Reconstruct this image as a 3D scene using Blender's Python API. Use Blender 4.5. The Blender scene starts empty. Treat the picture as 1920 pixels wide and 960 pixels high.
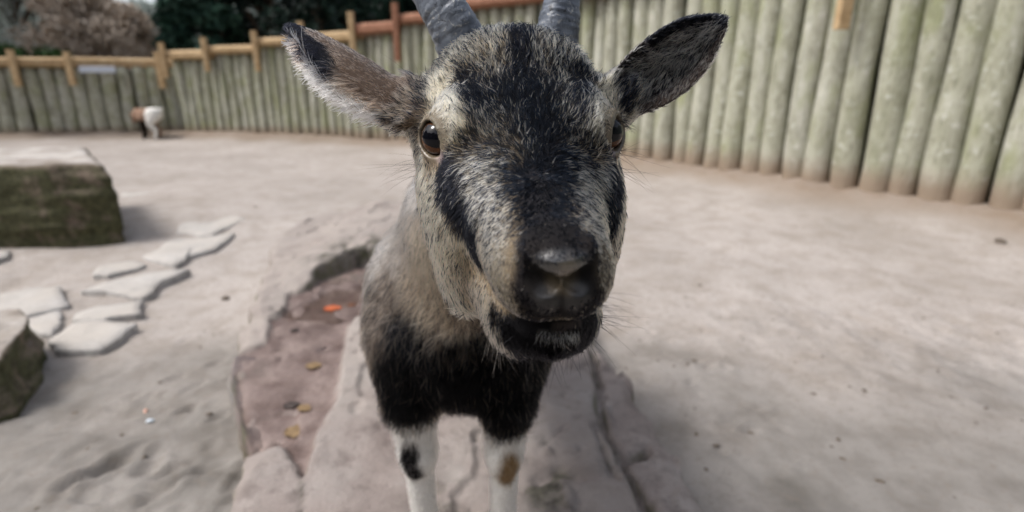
import bpy, bmesh, math, random
import numpy as np
from mathutils import Vector, Matrix, kdtree

# ------------------------------------------------------------------ camera, sky, sun, exposure
SC = bpy.context.scene
H = 0.70                                   # camera height above the sand
PITCH = math.radians(17.35)                # looking slightly down
CP, SP = math.cos(PITCH), math.sin(PITCH)

cam_data = bpy.data.cameras.new("camera")
cam = bpy.data.objects.new("camera", cam_data)
SC.collection.objects.link(cam)
cam.location = (0, 0, H)
cam.rotation_euler = (math.pi / 2 - PITCH, 0, 0)
cam_data.sensor_width = 36.0
cam_data.lens = 18.75
cam_data.clip_start = 0.01
cam_data.clip_end = 600
cam_data.dof.use_dof = True
cam_data.dof.focus_distance = 0.306
cam_data.dof.aperture_fstop = 5.4
SC.camera = cam

SUN_EL, SUN_AZ = math.radians(54), math.radians(-102)     # azimuth from +Y towards +X
world = bpy.data.worlds.new("World")
SC.world = world
world.use_nodes = True
wn, wl = world.node_tree.nodes, world.node_tree.links
wn.clear()
sky = wn.new('ShaderNodeTexSky')
sky.sky_type = 'NISHITA'
sky.sun_disc = False
sky.sun_elevation = SUN_EL
sky.sun_rotation = SUN_AZ
sky.dust_density = 4.0
sky.air_density = 1.0
hs = wn.new('ShaderNodeHueSaturation')
hs.inputs['Saturation'].default_value = 0.48
bg = wn.new('ShaderNodeBackground')
bg.inputs['Strength'].default_value = 0.125
wo = wn.new('ShaderNodeOutputWorld')
wl.new(sky.outputs[0], hs.inputs['Color'])
wl.new(hs.outputs[0], bg.inputs['Color'])
wl.new(bg.outputs[0], wo.inputs['Surface'])

sun_data = bpy.data.lights.new("sun", 'SUN')
sun_data.energy = 1.5
sun_data.angle = math.radians(16)
sun_data.color = (1.0, 0.985, 0.965)
sun = bpy.data.objects.new("sun", sun_data)
SC.collection.objects.link(sun)
sdir = Vector((math.sin(SUN_AZ) * math.cos(SUN_EL), math.cos(SUN_AZ) * math.cos(SUN_EL), math.sin(SUN_EL)))
sun.rotation_euler = sdir.to_track_quat('Z', 'Y').to_euler()
sun.location = (-3, 2, 6)

SC.view_settings.view_transform = 'Standard'
SC.view_settings.look = 'None'
SC.view_settings.exposure = 0.82
SC.view_settings.gamma = 1.0
SC.view_settings.use_curve_mapping = False
SC.render.engine = 'CYCLES'
SC.cycles.max_bounces = 8
SC.cycles.use_denoising = True

SLAB_Z = 0.12                              # top of the rock slab
FUR = 1.0
# ------------------------------------------------------------------ helpers
RNG = np.random.default_rng(7)
random.seed(7)

def C2W(p):
    p = np.asarray(p, float)
    return np.stack([p[..., 0], p[..., 1] * CP + p[..., 2] * SP, H - p[..., 1] * SP + p[..., 2] * CP], -1)
def W2C(p):
    p = np.asarray(p, float)
    y, z = p[..., 1], p[..., 2] - H
    return np.stack([p[..., 0], y * CP - z * SP, y * SP + z * CP], -1)
def P(px, py, Z):
    return np.array([(px - 960) / 1000 * Z, Z, (480 - py) / 1000 * Z])
def ground(px, py, h=0.0):
    d = C2W(np.array([(px - 960) / 1000, 1, (480 - py) / 1000])) - np.array([0, 0, H])
    t = (h - H) / d[2]
    return np.array([0, 0, H]) + d * t
def z_at(px, py, Y):
    d = C2W(np.array([(px - 960) / 1000, 1, (480 - py) / 1000])) - np.array([0, 0, H])
    return H + d[2] * Y / d[1]
def lin(r, g, b):
    c = np.array([r, g, b], float) / 255
    return np.where(c <= 0.04045, c / 12.92, ((c + 0.055) / 1.055) ** 2.4)
def smooth(e0, e1, x):
    t = np.clip((x - e0) / (e1 - e0), 0, 1)
    return t * t * (3 - 2 * t)

def _hash(i, j, k, s):
    n = (i * 374761393 + j * 668265263 + k * 2147483647 + s * 974711) & 0xffffffff
    n = ((n ^ (n >> 13)) * 1274126177) & 0xffffffff
    n = ((n ^ (n >> 16)) * 2246822519) & 0xffffffff
    return ((n ^ (n >> 15)) & 0xffff) / 65535.0
def vnoise(p, seed=0):
    p = np.asarray(p, float)
    i = np.floor(p).astype(np.int64)
    f = p - i
    f = f * f * (3 - 2 * f)
    r = 0
    for dx in (0, 1):
        for dy in (0, 1):
            for dz in (0, 1):
                w = (f[..., 0] if dx else 1 - f[..., 0]) * (f[..., 1] if dy else 1 - f[..., 1]) * (f[..., 2] if dz else 1 - f[..., 2])
                r = r + w * _hash(i[..., 0] + dx, i[..., 1] + dy, i[..., 2] + dz, seed)
    return r * 2 - 1
def fbm(p, oct=4, seed=0, gain=0.5):
    a, s, r = 1.0, 1.0, 0
    for o in range(oct):
        r = r + a * vnoise(np.asarray(p) * s + o * 17.3, seed + o)
        a *= gain
        s *= 2.03
    return r
def xy0(x, y, s=1.0):
    return np.stack([x * s, y * s, np.zeros_like(x)], -1)

def mesh_np(name, v, f, mat=None, parent=None, smooth_shade=True):
    """one mesh object from numpy verts and quad/tri faces"""
    me = bpy.data.meshes.new(name)
    f = np.asarray(f)
    v = np.ascontiguousarray(v, np.float32)
    me.vertices.add(len(v))
    me.vertices.foreach_set('co', v.ravel())
    n = f.shape[1]
    me.loops.add(f.size)
    me.loops.foreach_set('vertex_index', f.ravel().astype(np.int32))
    me.polygons.add(len(f))
    me.polygons.foreach_set('loop_start', np.arange(0, f.size, n, dtype=np.int32))
    me.polygons.foreach_set('loop_total', np.full(len(f), n, np.int32))
    me.polygons.foreach_set('use_smooth', np.full(len(f), smooth_shade, bool))
    me.update(calc_edges=True)
    me.validate()
    o = bpy.data.objects.new(name, me)
    SC.collection.objects.link(o)
    if mat: me.materials.append(mat)
    if parent is not None: o.parent = parent
    return o
def pydata(name, verts, faces, mat=None, parent=None, smooth_shade=False):
    me = bpy.data.meshes.new(name)
    me.from_pydata([tuple(map(float, q)) for q in verts], [], [tuple(map(int, q)) for q in faces])
    if smooth_shade:
        me.polygons.foreach_set('use_smooth', [True] * len(me.polygons))
    me.update()
    o = bpy.data.objects.new(name, me)
    SC.collection.objects.link(o)
    if mat: me.materials.append(mat)
    if parent is not None: o.parent = parent
    return o
def empty(name, loc=(0, 0, 0)):
    o = bpy.data.objects.new(name, None)
    o.empty_display_size = 0.05
    SC.collection.objects.link(o)
    o.location = loc
    return o
def tag(o, label=None, cat=None, group=None, kind=None):
    if label: o['label'] = label
    if cat: o['category'] = cat
    if group: o['group'] = group
    if kind: o['kind'] = kind
    return o
def under(o, parent):
    """parent keeping world place (parents are unrotated empties)"""
    bpy.context.view_layer.update()
    o.parent = parent
    o.matrix_parent_inverse = Matrix.Translation(-Vector(parent.location))
    return o

class NT:
    """tiny node-tree builder"""
    def __init__(self, name):
        self.m = bpy.data.materials.new(name)
        self.m.use_nodes = True
        self.n, self.l = self.m.node_tree.nodes, self.m.node_tree.links
        self.n.clear()
        self.out = self.n.new('ShaderNodeOutputMaterial')
        self.b = self.n.new('ShaderNodeBsdfPrincipled')
        self.l.new(self.b.outputs[0], self.out.inputs['Surface'])
    def put(self, sock, v):
        if hasattr(v, 'is_linked') or hasattr(v, 'links'):
            self.l.new(v, sock)
        else:
            if isinstance(v, (tuple, list, np.ndarray)) and len(v) == 3 and sock.type == 'RGBA': v = (*v, 1)
            sock.default_value = v
    def node(self, t, **kw):
        nd = self.n.new(t)
        for k, v in kw.items():
            setattr(nd, k, v)
        return nd
    def coord(self, kind='Object', scale=(1, 1, 1)):
        tc = self.node('ShaderNodeTexCoord')
        mp = self.node('ShaderNodeMapping')
        mp.inputs['Scale'].default_value = scale
        self.l.new(tc.outputs[kind], mp.inputs['Vector'])
        return mp.outputs[0]
    def geo(self, scale=(1, 1, 1)):
        g = self.node('ShaderNodeNewGeometry')
        mp = self.node('ShaderNodeMapping')
        mp.inputs['Scale'].default_value = scale
        self.l.new(g.outputs['Position'], mp.inputs['Vector'])
        return mp.outputs[0]
    def noise(self, vec, scale, detail=5, rough=0.55, dist=0.0):
        t = self.node('ShaderNodeTexNoise')
        self.l.new(vec, t.inputs['Vector'])
        t.inputs['Scale'].default_value = scale
        t.inputs['Detail'].default_value = detail
        t.inputs['Roughness'].default_value = rough
        t.inputs['Distortion'].default_value = dist
        return t.outputs['Fac']
    def vor(self, vec, scale, feature='F1', out='Distance'):
        t = self.node('ShaderNodeTexVoronoi', feature=feature)
        self.l.new(vec, t.inputs['Vector'])
        t.inputs['Scale'].default_value = scale
        return t.outputs[out]
    def ramp(self, fac, stops):
        r = self.node('ShaderNodeValToRGB')
        self.l.new(fac, r.inputs['Fac'])
        cr = r.color_ramp
        while len(cr.elements) < len(stops): cr.elements.new(0.5)
        for e, (pos, c) in zip(cr.elements, stops):
            e.position = pos
            if isinstance(c, (int, float)): c = (c, c, c)
            e.color = (*[float(q) for q in c], 1)
        return r.outputs['Color']
    def mix(self, fac, a, b, mode='MIX'):
        m = self.node('ShaderNodeMix', data_type='RGBA', blend_type=mode)
        self.put(m.inputs[0], fac)
        self.put(m.inputs[6], a)
        self.put(m.inputs[7], b)
        return m.outputs[2]
    def math(self, op, a, b=0.0, clamp=False):
        m = self.node('ShaderNodeMath', operation=op, use_clamp=clamp)
        self.put(m.inputs[0], a)
        self.put(m.inputs[1], b)
        return m.outputs[0]
    def bump(self, h, strength=0.5, dist=0.01, prev=None):
        b = self.node('ShaderNodeBump')
        b.inputs['Strength'].default_value = strength
        b.inputs['Distance'].default_value = dist
        self.l.new(h, b.inputs['Height'])
        if prev is not None: self.l.new(prev, b.inputs['Normal'])
        return b.outputs[0]
    def sep(self, vec):
        s = self.node('ShaderNodeSeparateXYZ')
        self.l.new(vec, s.inputs[0])
        return s.outputs
    def done(self, color=None, rough=None, normal=None, spec=None, **kw):
        if color is not None: self.put(self.b.inputs['Base Color'], color)
        if rough is not None: self.put(self.b.inputs['Roughness'], rough)
        if normal is not None: self.put(self.b.inputs['Normal'], normal)
        if spec is not None: self.put(self.b.inputs['Specular IOR Level'], spec)
        for k, v in kw.items(): self.put(self.b.inputs[k], v)
        return self.m

def unit(v):
    v = np.asarray(v, float)
    return v / np.linalg.norm(v)
def axis(segs):
    """[(start, end, step), ...] joined into one coordinate array"""
    r = [segs[0][0]]
    for a, b, st in segs:
        n = max(1, int(round((b - a) / st)))
        r += list(a + (b - a) * np.arange(1, n + 1) / n)
    return np.array(r)
# ================================================================== THE GROUND
def poly_dist(X, Y, poly):
    """signed distance to a closed polygon, negative inside"""
    poly = np.asarray(poly, float)[:, :2]
    d = np.full(X.shape, 1e9); ins = np.zeros(X.shape, bool)
    for (ax, ay), (bx, by) in zip(poly, np.roll(poly, -1, 0)):
        ex, ey = bx - ax, by - ay
        t = np.clip(((X - ax) * ex + (Y - ay) * ey) / (ex * ex + ey * ey + 1e-12), 0, 1)
        d = np.minimum(d, np.hypot(X - ax - t * ex, Y - ay - t * ey))
        c = ((ay > Y) != (by > Y)) & (X < (bx - ax) * (Y - ay) / (by - ay + 1e-15) + ax)
        ins ^= c
    return np.where(ins, -d, d)
def line_dist(X, Y, pts):
    d = np.full(X.shape, 1e9)
    pts = np.asarray(pts, float)
    for a, b in zip(pts[:-1], pts[1:]):
        e = b[:2] - a[:2]
        t = np.clip(((X - a[0]) * e[0] + (Y - a[1]) * e[1]) / (e @ e + 1e-12), 0, 1)
        d = np.minimum(d, np.hypot(X - a[0] - t * e[0], Y - a[1] - t * e[1]))
    return d
def gp(pts, h=0.0):
    return np.array([ground(x, y, h) for x, y in pts])

# the foot of the palisade, left to right
FENCE_LEFT_PX = [(-160, 257), (0, 256), (120, 254), (240, 252), (352, 249)]
FENCE_PX = [(352, 249), (430, 251), (520, 254), (610, 257), (700, 262), (800, 268), (900, 274), (1000, 281), (1090, 288), (1182, 298), (1262, 309), (1347, 321),
            (1437, 335), (1532, 350), (1637, 363), (1755, 377), (1882, 394), (1990, 412), (2150, 440)]
FL = gp(FENCE_LEFT_PX, 0.05); FR = gp(FENCE_PX, 0.07)
FL[:, 2] = 0; FR[:, 2] = 0
FALL = np.vstack([FL[:-1], FR])

def footprints():
    """hoof dents and scuffs: (x, y, rx, ry, angle, depth)"""
    r = np.random.default_rng(12)
    out = []
    for px, py, n, sp in [(200, 900, 16, 110), (330, 760, 14, 100), (380, 900, 14, 70), (350, 680, 8, 60), (1250, 690, 14, 70), (1330, 800, 8, 60), (1480, 860, 6, 120), (130, 800, 6, 60), (1220, 600, 10, 70)]:
        for _ in range(n):
            x, y = px + r.normal() * sp, py + r.normal() * sp * 0.6
            if y < 500 or y > 1000: continue
            g = ground(x, y)
            out.append((g[0], g[1], 0.006 + 0.012 * r.random(), 0.010 + 0.024 * r.random(), r.normal() * 0.9 + 0.6, 0.002 + 0.006 * r.random()))
    # long scraped furrows at the lower left
    for x0, y0, x1, y1, w, dp in [(105, 925, 150, 900, .018, .020), (150, 905, 240, 858, .020, .022), (255, 890, 300, 868, .020, .018), (260, 925, 340, 905, .016, .012), (335, 785, 372, 768, .014, .014), (395, 800, 425, 786, .012, .013), (270, 940, 330, 918, .02, .014), (390, 690, 420, 680, .014, .010), (340, 905, 420, 880, .016, .012), (430, 930, 455, 900, .014, .012), (310, 715, 345, 705, .012, .008), (1390, 820, 1422, 818, .010, .010), (1290, 690, 1315, 686, .010, .009), (1190, 642, 1220, 640, .010, .008)]:
        a, b = ground(x0, y0), ground(x1, y1)
        out.append(((a[0] + b[0]) / 2, (a[1] + b[1]) / 2, w, max(0.015, np.linalg.norm(b - a) * 0.6), math.atan2(b[1] - a[1], b[0] - a[0]), dp))
    return out
DENTS = footprints()
def sand_height(X, Y):
    fine = np.clip(1 - (Y - 1.5) / 8, 0.15, 1)
    z = 0.030 * fbm(xy0(X, Y, 0.55), 3, 3) + 0.010 * fbm(xy0(X, Y, 2.6), 3, 9) * fine
    near = np.clip((3.2 - Y) / 1.6, 0, 1)
    trod = np.clip(0.25 + fbm(xy0(X, Y, 1.3), 2, 77), 0.12, 1)
    z = z + near * trod * (0.006 * fbm(xy0(X, Y, 13), 3, 21) + 0.0030 * fbm(xy0(X, Y, 42), 2, 23))
    left = smooth(0.1, -0.35, X) * smooth(1.5, 0.9, Y)
    z = z + left * 0.009 * fbm(np.stack([X * 6 + Y * 3, Y * 14 - X * 5, X * 0], -1), 3, 51)
    for (x, y, rx, ry, an, dp) in DENTS:
        m = (np.abs(X - x) < 0.1) & (np.abs(Y - y) < 0.1)
        if not m.any(): continue
        dx, dy = X[m] - x, Y[m] - y
        u, v = dx * math.cos(an) + dy * math.sin(an), -dx * math.sin(an) + dy * math.cos(an)
        q = np.sqrt((u / ry) ** 2 + (v / rx) ** 2)
        z[m] += dp * (-np.exp(-(q ** 2) * 1.2) + 0.45 * np.exp(-((q - 1.5) / 0.4) ** 2))
    d = line_dist(X, Y, FALL)
    z = z * smooth(0.0, 0.8, d) + 0.075 * np.exp(-(d / 0.22) ** 2) * (1 + 0.35 * fbm(xy0(X, Y, 3.0), 2, 61)) + 0.03 * np.exp(-(d / 0.8) ** 2)
    z = z - 0.06 * smooth(12, 60, Y)
    return z
def sheet(name, xs, ys, zf, mat):
    X, Y = np.meshgrid(xs, ys, indexing='ij')
    Z = zf(X, Y)
    V = np.stack([X, Y, Z], -1).reshape(-1, 3)
    n, m = len(xs), len(ys)
    i, j = np.meshgrid(np.arange(n - 1), np.arange(m - 1), indexing='ij')
    F = np.stack([i * m + j, (i + 1) * m + j, (i + 1) * m + j + 1, i * m + j + 1], -1).reshape(-1, 4)
    return mesh_np(name, V, F, mat)
def sand_material():
    n = NT('sand')
    soil = n.node('ShaderNodeAttribute', attribute_name='soil').outputs['Fac']
    v = n.geo()
    a = n.noise(v, 1.3, 4, 0.6); b = n.noise(v, 9, 5, 0.6); c = n.noise(v, 130, 3, 0.7); d = n.noise(v, 600, 2, 0.6)
    col = n.ramp(a, [(0.30, lin(150, 142, 135)), (0.52, lin(166, 158, 152)), (0.75, lin(177, 169, 163))])
    col = n.mix(n.ramp(b, [(0.35, 0.55), (0.55, 0.0)]), col, lin(138, 128, 118))
    col = n.mix(n.ramp(c, [(0.30, 0.55), (0.46, 0.0)]), col, lin(112, 102, 92))
    col = n.mix(n.ramp(c, [(0.62, 0.0), (0.78, 0.5)]), col, lin(205, 194, 180))
    col = n.mix(n.math('MULTIPLY', soil, n.ramp(b, [(0.25, 0.45), (0.6, 0.95)])), col, lin(126, 111, 96))
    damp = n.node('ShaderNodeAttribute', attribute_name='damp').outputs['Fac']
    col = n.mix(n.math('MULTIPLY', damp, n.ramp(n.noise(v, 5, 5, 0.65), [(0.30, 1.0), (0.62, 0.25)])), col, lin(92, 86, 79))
    near = n.node('ShaderNodeAttribute', attribute_name='greyed').outputs['Fac']
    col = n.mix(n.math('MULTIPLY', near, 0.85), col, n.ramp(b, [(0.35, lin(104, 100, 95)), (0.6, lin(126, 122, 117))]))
    g2 = n.noise(v, 48, 4, 0.75)
    col = n.mix(n.ramp(g2, [(0.34, 0.5), (0.46, 0.0)]), col, lin(118, 109, 100))
    # small dark bits of litter
    li = n.vor(v, 34)
    pick = n.vor(v, 34, 'F1', 'Color')
    sel = n.math('GREATER_THAN', n.sep(pick)[0], 0.93)
    col = n.mix(n.math('MULTIPLY', sel, n.ramp(li, [(0.10, 0.85), (0.20, 0.0)])), col, lin(74, 64, 54))
    nm = n.bump(c, 0.35, 0.004)
    nm = n.bump(d, 0.35, 0.0015, nm)
    nm = n.bump(b, 0.22, 0.02, nm)
    return n.done(color=col, rough=0.95, normal=nm, spec=0.15)
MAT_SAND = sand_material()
xs = axis([(-250, -20, 40), (-20, -7, 1.0), (-7, -2.2, 0.08), (-2.2, 2.2, 0.009), (2.2, 5.0, 0.06), (5, 20, 1.0), (20, 250, 40)])
ys = axis([(-250, -8, 30), (-8, -0.5, 0.5), (-0.5, 0.15, 0.05), (0.15, 2.4, 0.009), (2.4, 10.5, 0.07), (10.5, 40, 1.0), (40, 400, 40)])
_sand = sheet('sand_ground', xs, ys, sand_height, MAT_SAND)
_X, _Y = np.meshgrid(xs, ys, indexing='ij')
_d = line_dist(_X, _Y, FALL) + 0.12 * fbm(xy0(_X, _Y, 2.2), 3, 88)
_a = _sand.data.attributes.new('soil', 'FLOAT', 'POINT')
_a.data.foreach_set('value', smooth(0.62, 0.12, _d).ravel().astype(np.float32))
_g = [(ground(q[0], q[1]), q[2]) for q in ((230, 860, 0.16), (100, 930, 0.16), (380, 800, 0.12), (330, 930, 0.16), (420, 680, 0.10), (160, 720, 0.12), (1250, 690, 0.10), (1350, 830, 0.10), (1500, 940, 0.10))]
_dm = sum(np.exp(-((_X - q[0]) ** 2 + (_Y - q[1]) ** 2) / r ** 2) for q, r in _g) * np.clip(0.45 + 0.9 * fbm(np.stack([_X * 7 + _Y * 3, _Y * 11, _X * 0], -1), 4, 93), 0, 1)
_tr = smooth(1.75, 0.62, _Y + 0.30 * fbm(xy0(_X, _Y, 2.4), 4, 97) - 0.10 * (_X < -0.2))  # greyer and darker towards the camera, with an uneven edge
_a = _sand.data.attributes.new('greyed', 'FLOAT', 'POINT')
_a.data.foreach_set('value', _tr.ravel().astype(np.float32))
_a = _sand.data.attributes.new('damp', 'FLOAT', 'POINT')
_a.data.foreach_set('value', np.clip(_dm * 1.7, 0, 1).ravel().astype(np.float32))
tag(_sand, 'hoof-marked pale beige sand of the goat enclosure', kind='structure')

# ================================================================== ROCKS
def stone_material(name, stops, moss=0.0, bumps=1.0, dust=None, scale=1.0, speck=True, mosscol=None):
    n = NT(name)
    v = n.geo()
    a = n.noise(v, 7 * scale, 6, 0.62, 0.3); b = n.noise(v, 45 * scale, 4, 0.65); c = n.noise(v, 240, 3, 0.65)
    col = n.ramp(a, stops)
    col = n.mix(n.ramp(b, [(0.30, 0.6), (0.5, 0.0)]), col, tuple(np.array(stops[0][1]) * 0.62))
    if speck:
        col = n.mix(n.ramp(c, [(0.60, 0.0), (0.74, 0.45)]), col, tuple(np.minimum(np.array(stops[-1][1]) * 1.35, 0.8)))
    g = n.node('ShaderNodeNewGeometry')
    nz = n.sep(g.outputs['Normal'])[2]
    if moss > 0:
        ms = n.noise(v, 11, 5, 0.6)
        side = n.ramp(nz, [(0.25, 1.0), (0.80, 0.15)])
        mf = n.math('MULTIPLY', side, n.ramp(ms, [(0.42 - 0.1 * moss, 0.0), (0.60 - 0.1 * moss, 0.9)]))
        mc = n.ramp(b, [(0.3, lin(44, 46, 30)), (0.7, lin(88, 90, 62))]) if mosscol is None else mosscol
        col = n.mix(mf, col, mc)
    if dust is not None:
        df = n.math('MULTIPLY', n.ramp(nz, [(0.72, 0.0), (0.96, 1.0)]), n.ramp(n.noise(v, 5, 4, 0.6), [(0.36, 0.25), (0.6, 0.95)]))
        col = n.mix(df, col, dust)
    nm = n.bump(a, 0.35 * bumps, 0.03)
    nm = n.bump(b, 0.5 * bumps, 0.008, nm)
    nm = n.bump(c, 0.4 * bumps, 0.0025, nm)
    return n, col, nm
n_, c_, m_ = stone_material('mossy_sandstone', [(0.3, lin(96, 84, 74)), (0.5, lin(122, 108, 96)), (0.7, lin(142, 128, 114))], moss=1.2, dust=lin(186, 180, 174))
MAT_BOULDER = n_.done(color=c_, rough=0.9, normal=m_, spec=0.2)
n_, c_, m_ = stone_material('flagstone_rock', [(0.3, lin(146, 142, 138)), (0.5, lin(170, 166, 162)), (0.7, lin(188, 185, 182))], dust=lin(176, 169, 161))
MAT_FLAG = n_.done(color=c_, rough=0.8, normal=m_, spec=0.3)

def boulder(name, foot, z0, height, top_in, seed, label, rough=0.02, lean=(0, 0), bulge=0.04):
    """a quarried block: uneven outline, near-vertical broken sides, flat top; foot = plan polygon"""
    foot = np.asarray(foot, float)[:, :2]
    n = 120
    per = np.vstack([foot, foot[:1]])
    sl = np.r_[0, np.cumsum(np.linalg.norm(np.diff(per, axis=0), axis=1))]
    s = np.linspace(0, sl[-1], n, endpoint=False)
    ring = np.stack([np.interp(s, sl, per[:, 0]), np.interp(s, sl, per[:, 1])], -1)
    ctr = ring.mean(0)
    rows, V = 26, []
    for r in range(rows + 1):
        t = r / rows
        k = 1 - top_in * t + bulge * math.sin(t * math.pi)
        k = k * (1 - 0.05 * max(0, (t - 0.92) / 0.08) ** 2)
        q = ctr + (ring - ctr) * k + np.array(lean) * t
        z = np.full(n, z0 + height * min(1, t * 1.01) - 0.10 * (r == 0))
        V.append(np.c_[q, z])
    for k in np.linspace(0.92, 0.0, 14):                      # the top
        V.append(np.c_[ctr + np.array(lean) + (ring - ctr) * (1 - top_in) * 0.95 * k, np.full(n, z0 + height)])
    V = np.concatenate(V)
    R = len(V) // n
    d = fbm(V * 9, 4, seed); d2 = fbm(np.c_[V[:, 0] * 4, V[:, 1] * 4, V[:, 2] * 26], 3, seed + 9)
    out = V - np.r_[ctr, z0 + height * 0.5]; out[:, 2] *= 0.5
    out /= np.linalg.norm(out, axis=1, keepdims=True)
    V = V + out * (rough * (d * 0.7 + d2 * 0.6))[:, None]
    i, j = np.meshgrid(np.arange(R - 1), np.arange(n), indexing='ij')
    F = np.stack([i * n + j, i * n + (j + 1) % n, (i + 1) * n + (j + 1) % n, (i + 1) * n + j], -1).reshape(-1, 4)
    base = np.array([ctr[0], ctr[1], z0])
    o = mesh_np(name, V - base, F, MAT_BOULDER)
    o.location = base
    return tag(o, label, 'boulder')

# big mossy block on the left: its foot runs (0,462)-(240,452); top front edge at y~300
b0 = gp([(-170, 470), (0, 464), (120, 460), (236, 452)])
depth = np.array([0.10, 0.75])
far = np.array([b0[3][:2] * 1.27 - [0.10, 0], b0[1][:2] * 1.34, b0[0][:2] * 1.30])
zt = z_at(205, 303, b0[3][1])
boulder('boulder', np.vstack([b0[:, :2], far]), 0.0, zt, 0.05, 5, 'big flat-topped mossy boulder at the left edge', 0.024)
b1 = gp([(-140, 815), (-40, 806), (30, 775), (85, 700), (92, 662)])
b1t = z_at(66, 590, ground(88, 665)[1])
far = np.array([b1[4][:2] * 1.04 - [0.02, 0], [b1[4][0] - 0.30, b1[4][1] + 0.02], [b1[0][0] - 0.15, b1[0][1] + 0.2]])
boulder('boulder', np.vstack([b1[:, :2], far]), 0.0, b1t, 0.16, 8, 'smaller brownish boulder cut off at the lower left', 0.020, lean=(-0.015, 0.02), bulge=0.0)

# flagstones sunk in the sand
path = tag(empty('flagstone_path', tuple(ground(230, 500))), 'pale flagstones sunk in the sand', kind='structure')
FLAGS = [([(225, 362), (300, 360), (318, 368), (262, 378), (232, 377)], 0.027), ([(232, 380), (312, 376), (328, 392), (285, 428), (243, 432)], 0.021),
         ([(330, 404), (395, 402), (480, 398), (440, 420), (395, 440), (330, 436)], 0.018), ([(325, 448), (395, 445), (443, 438), (395, 468), (330, 496), (270, 480)], 0.019),
         ([(180, 530), (245, 518), (352, 507), (300, 530), (262, 556), (200, 550), (160, 545)], 0.020), ([(-40, 560), (40, 545), (118, 535), (122, 572), (60, 590), (-40, 600)], 0.019),
         ([(128, 590), (190, 570), (270, 562), (262, 588), (190, 598), (130, 600)], 0.016), ([(92, 640), (140, 608), (200, 602), (262, 606), (240, 630), (195, 650), (110, 656)], 0.020),
         ([(-60, 478), (20, 468), (14, 482), (-60, 500)], 0.019), ([(190, 498), (250, 488), (262, 500), (210, 514), (175, 516)], 0.013), ([(40, 600), (118, 580), (124, 604), (92, 628), (60, 625)], 0.014)]
for k, (px, hh) in enumerate(FLAGS):
    hh *= 0.36
    pl = gp(px, hh)[:, :2]
    # roughen the outline
    ring = []
    for a, b in zip(pl, np.roll(pl, -1, 0)):
        for t in np.linspace(0, 1, 7, endpoint=False): ring.append(a + (b - a) * t)
    ring = np.array(ring)
    ring = ring + 0.022 * np.stack([fbm(np.c_[ring * 9, np.full(len(ring), k)], 3, 3), fbm(np.c_[ring * 9, np.full(len(ring), k + 40.)], 3, 4)], -1)
    ctr = ring.mean(0); n = len(ring)
    if np.cross(pl[1] - pl[0], pl[2] - pl[1]) < 0: ring = ring[::-1]
    V = [np.c_[ring * 1.0 + (ring - ctr) * 0.01, np.full(n, -0.06)], np.c_[ring, np.full(n, hh - 0.004)], np.c_[ctr + (ring - ctr) * 0.975, np.full(n, hh)]]
    for q in (0.7, 0.4, 0.12): V.append(np.c_[ctr + (ring - ctr) * q, np.full(n, hh + 0.002)])
    V = np.concatenate(V)
    V[n:, 2] += 0.004 * fbm(V[n:] * 12, 3, 60 + k)
    base = np.array([ctr[0], ctr[1], 0])
    f = [(r * n + j, r * n + (j + 1) % n, (r + 1) * n + (j + 1) % n, (r + 1) * n + j) for r in range(5) for j in range(n)] + [tuple(5 * n + j for j in range(n))]
    o = pydata('flagstone', V - np.array(path.location), f, MAT_FLAG, path, True)

# the long sandstone slab the goat stands on, with a hollow holding a film of water
S_OUT = gp([(415, 985), (452, 880), (468, 850), (440, 770), (432, 690), (448, 630), (470, 570), (500, 500), (502, 455), (560, 408), (640, 392), (740, 388), (860, 392), (980, 420), (1060, 520),
            (1130, 640), (1165, 690), (1200, 735), (1238, 790), (1262, 830), (1300, 890), (1345, 985)], SLAB_Z)[:, :2]
S_OUT = np.vstack([S_OUT, [[0.40, 0.10], [0.05, 0.02], [-0.28, 0.10]]])
HOLLOW = gp([(690, 505), (640, 515), (598, 530), (585, 545), (545, 560), (520, 600), (490, 650), (440, 665), (425, 720), (440, 790), (462, 850), (540, 850), (560, 880), (572, 905), (592, 840), (625, 760), (643, 690), (650, 625), (690, 580), (760, 540), (760, 490)], SLAB_Z - 0.012)[:, :2]
LEDGE = gp([(1104, 630), (1120, 700), (1150, 800), (1168, 850), (1200, 920), (1230, 985), (1345, 985), (1300, 890), (1238, 790), (1165, 690), (1130, 625)], SLAB_Z)[:, :2]
CRACKS = [(gp([(1112, 655), (1130, 770), (1140, 800), (1165, 850), (1195, 905), (1225, 985)], SLAB_Z), 0.008, 0.030), (gp([(1165, 856), (1195, 840), (1215, 828)], SLAB_Z), 0.007, 0.022),
          (gp([(1010, 898), (1050, 880), (1090, 890), (1150, 880)], SLAB_Z), 0.010, 0.012), (gp([(1115, 790), (1140, 865), (1165, 890)], SLAB_Z), 0.005, 0.012),
          (gp([(567, 890), (566, 985)], SLAB_Z), 0.003, 0.010), (gp([(1020, 830), (1060, 800)], SLAB_Z), 0.004, 0.006)]
RIM = ground(640, 515, SLAB_Z - 0.012)
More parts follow.
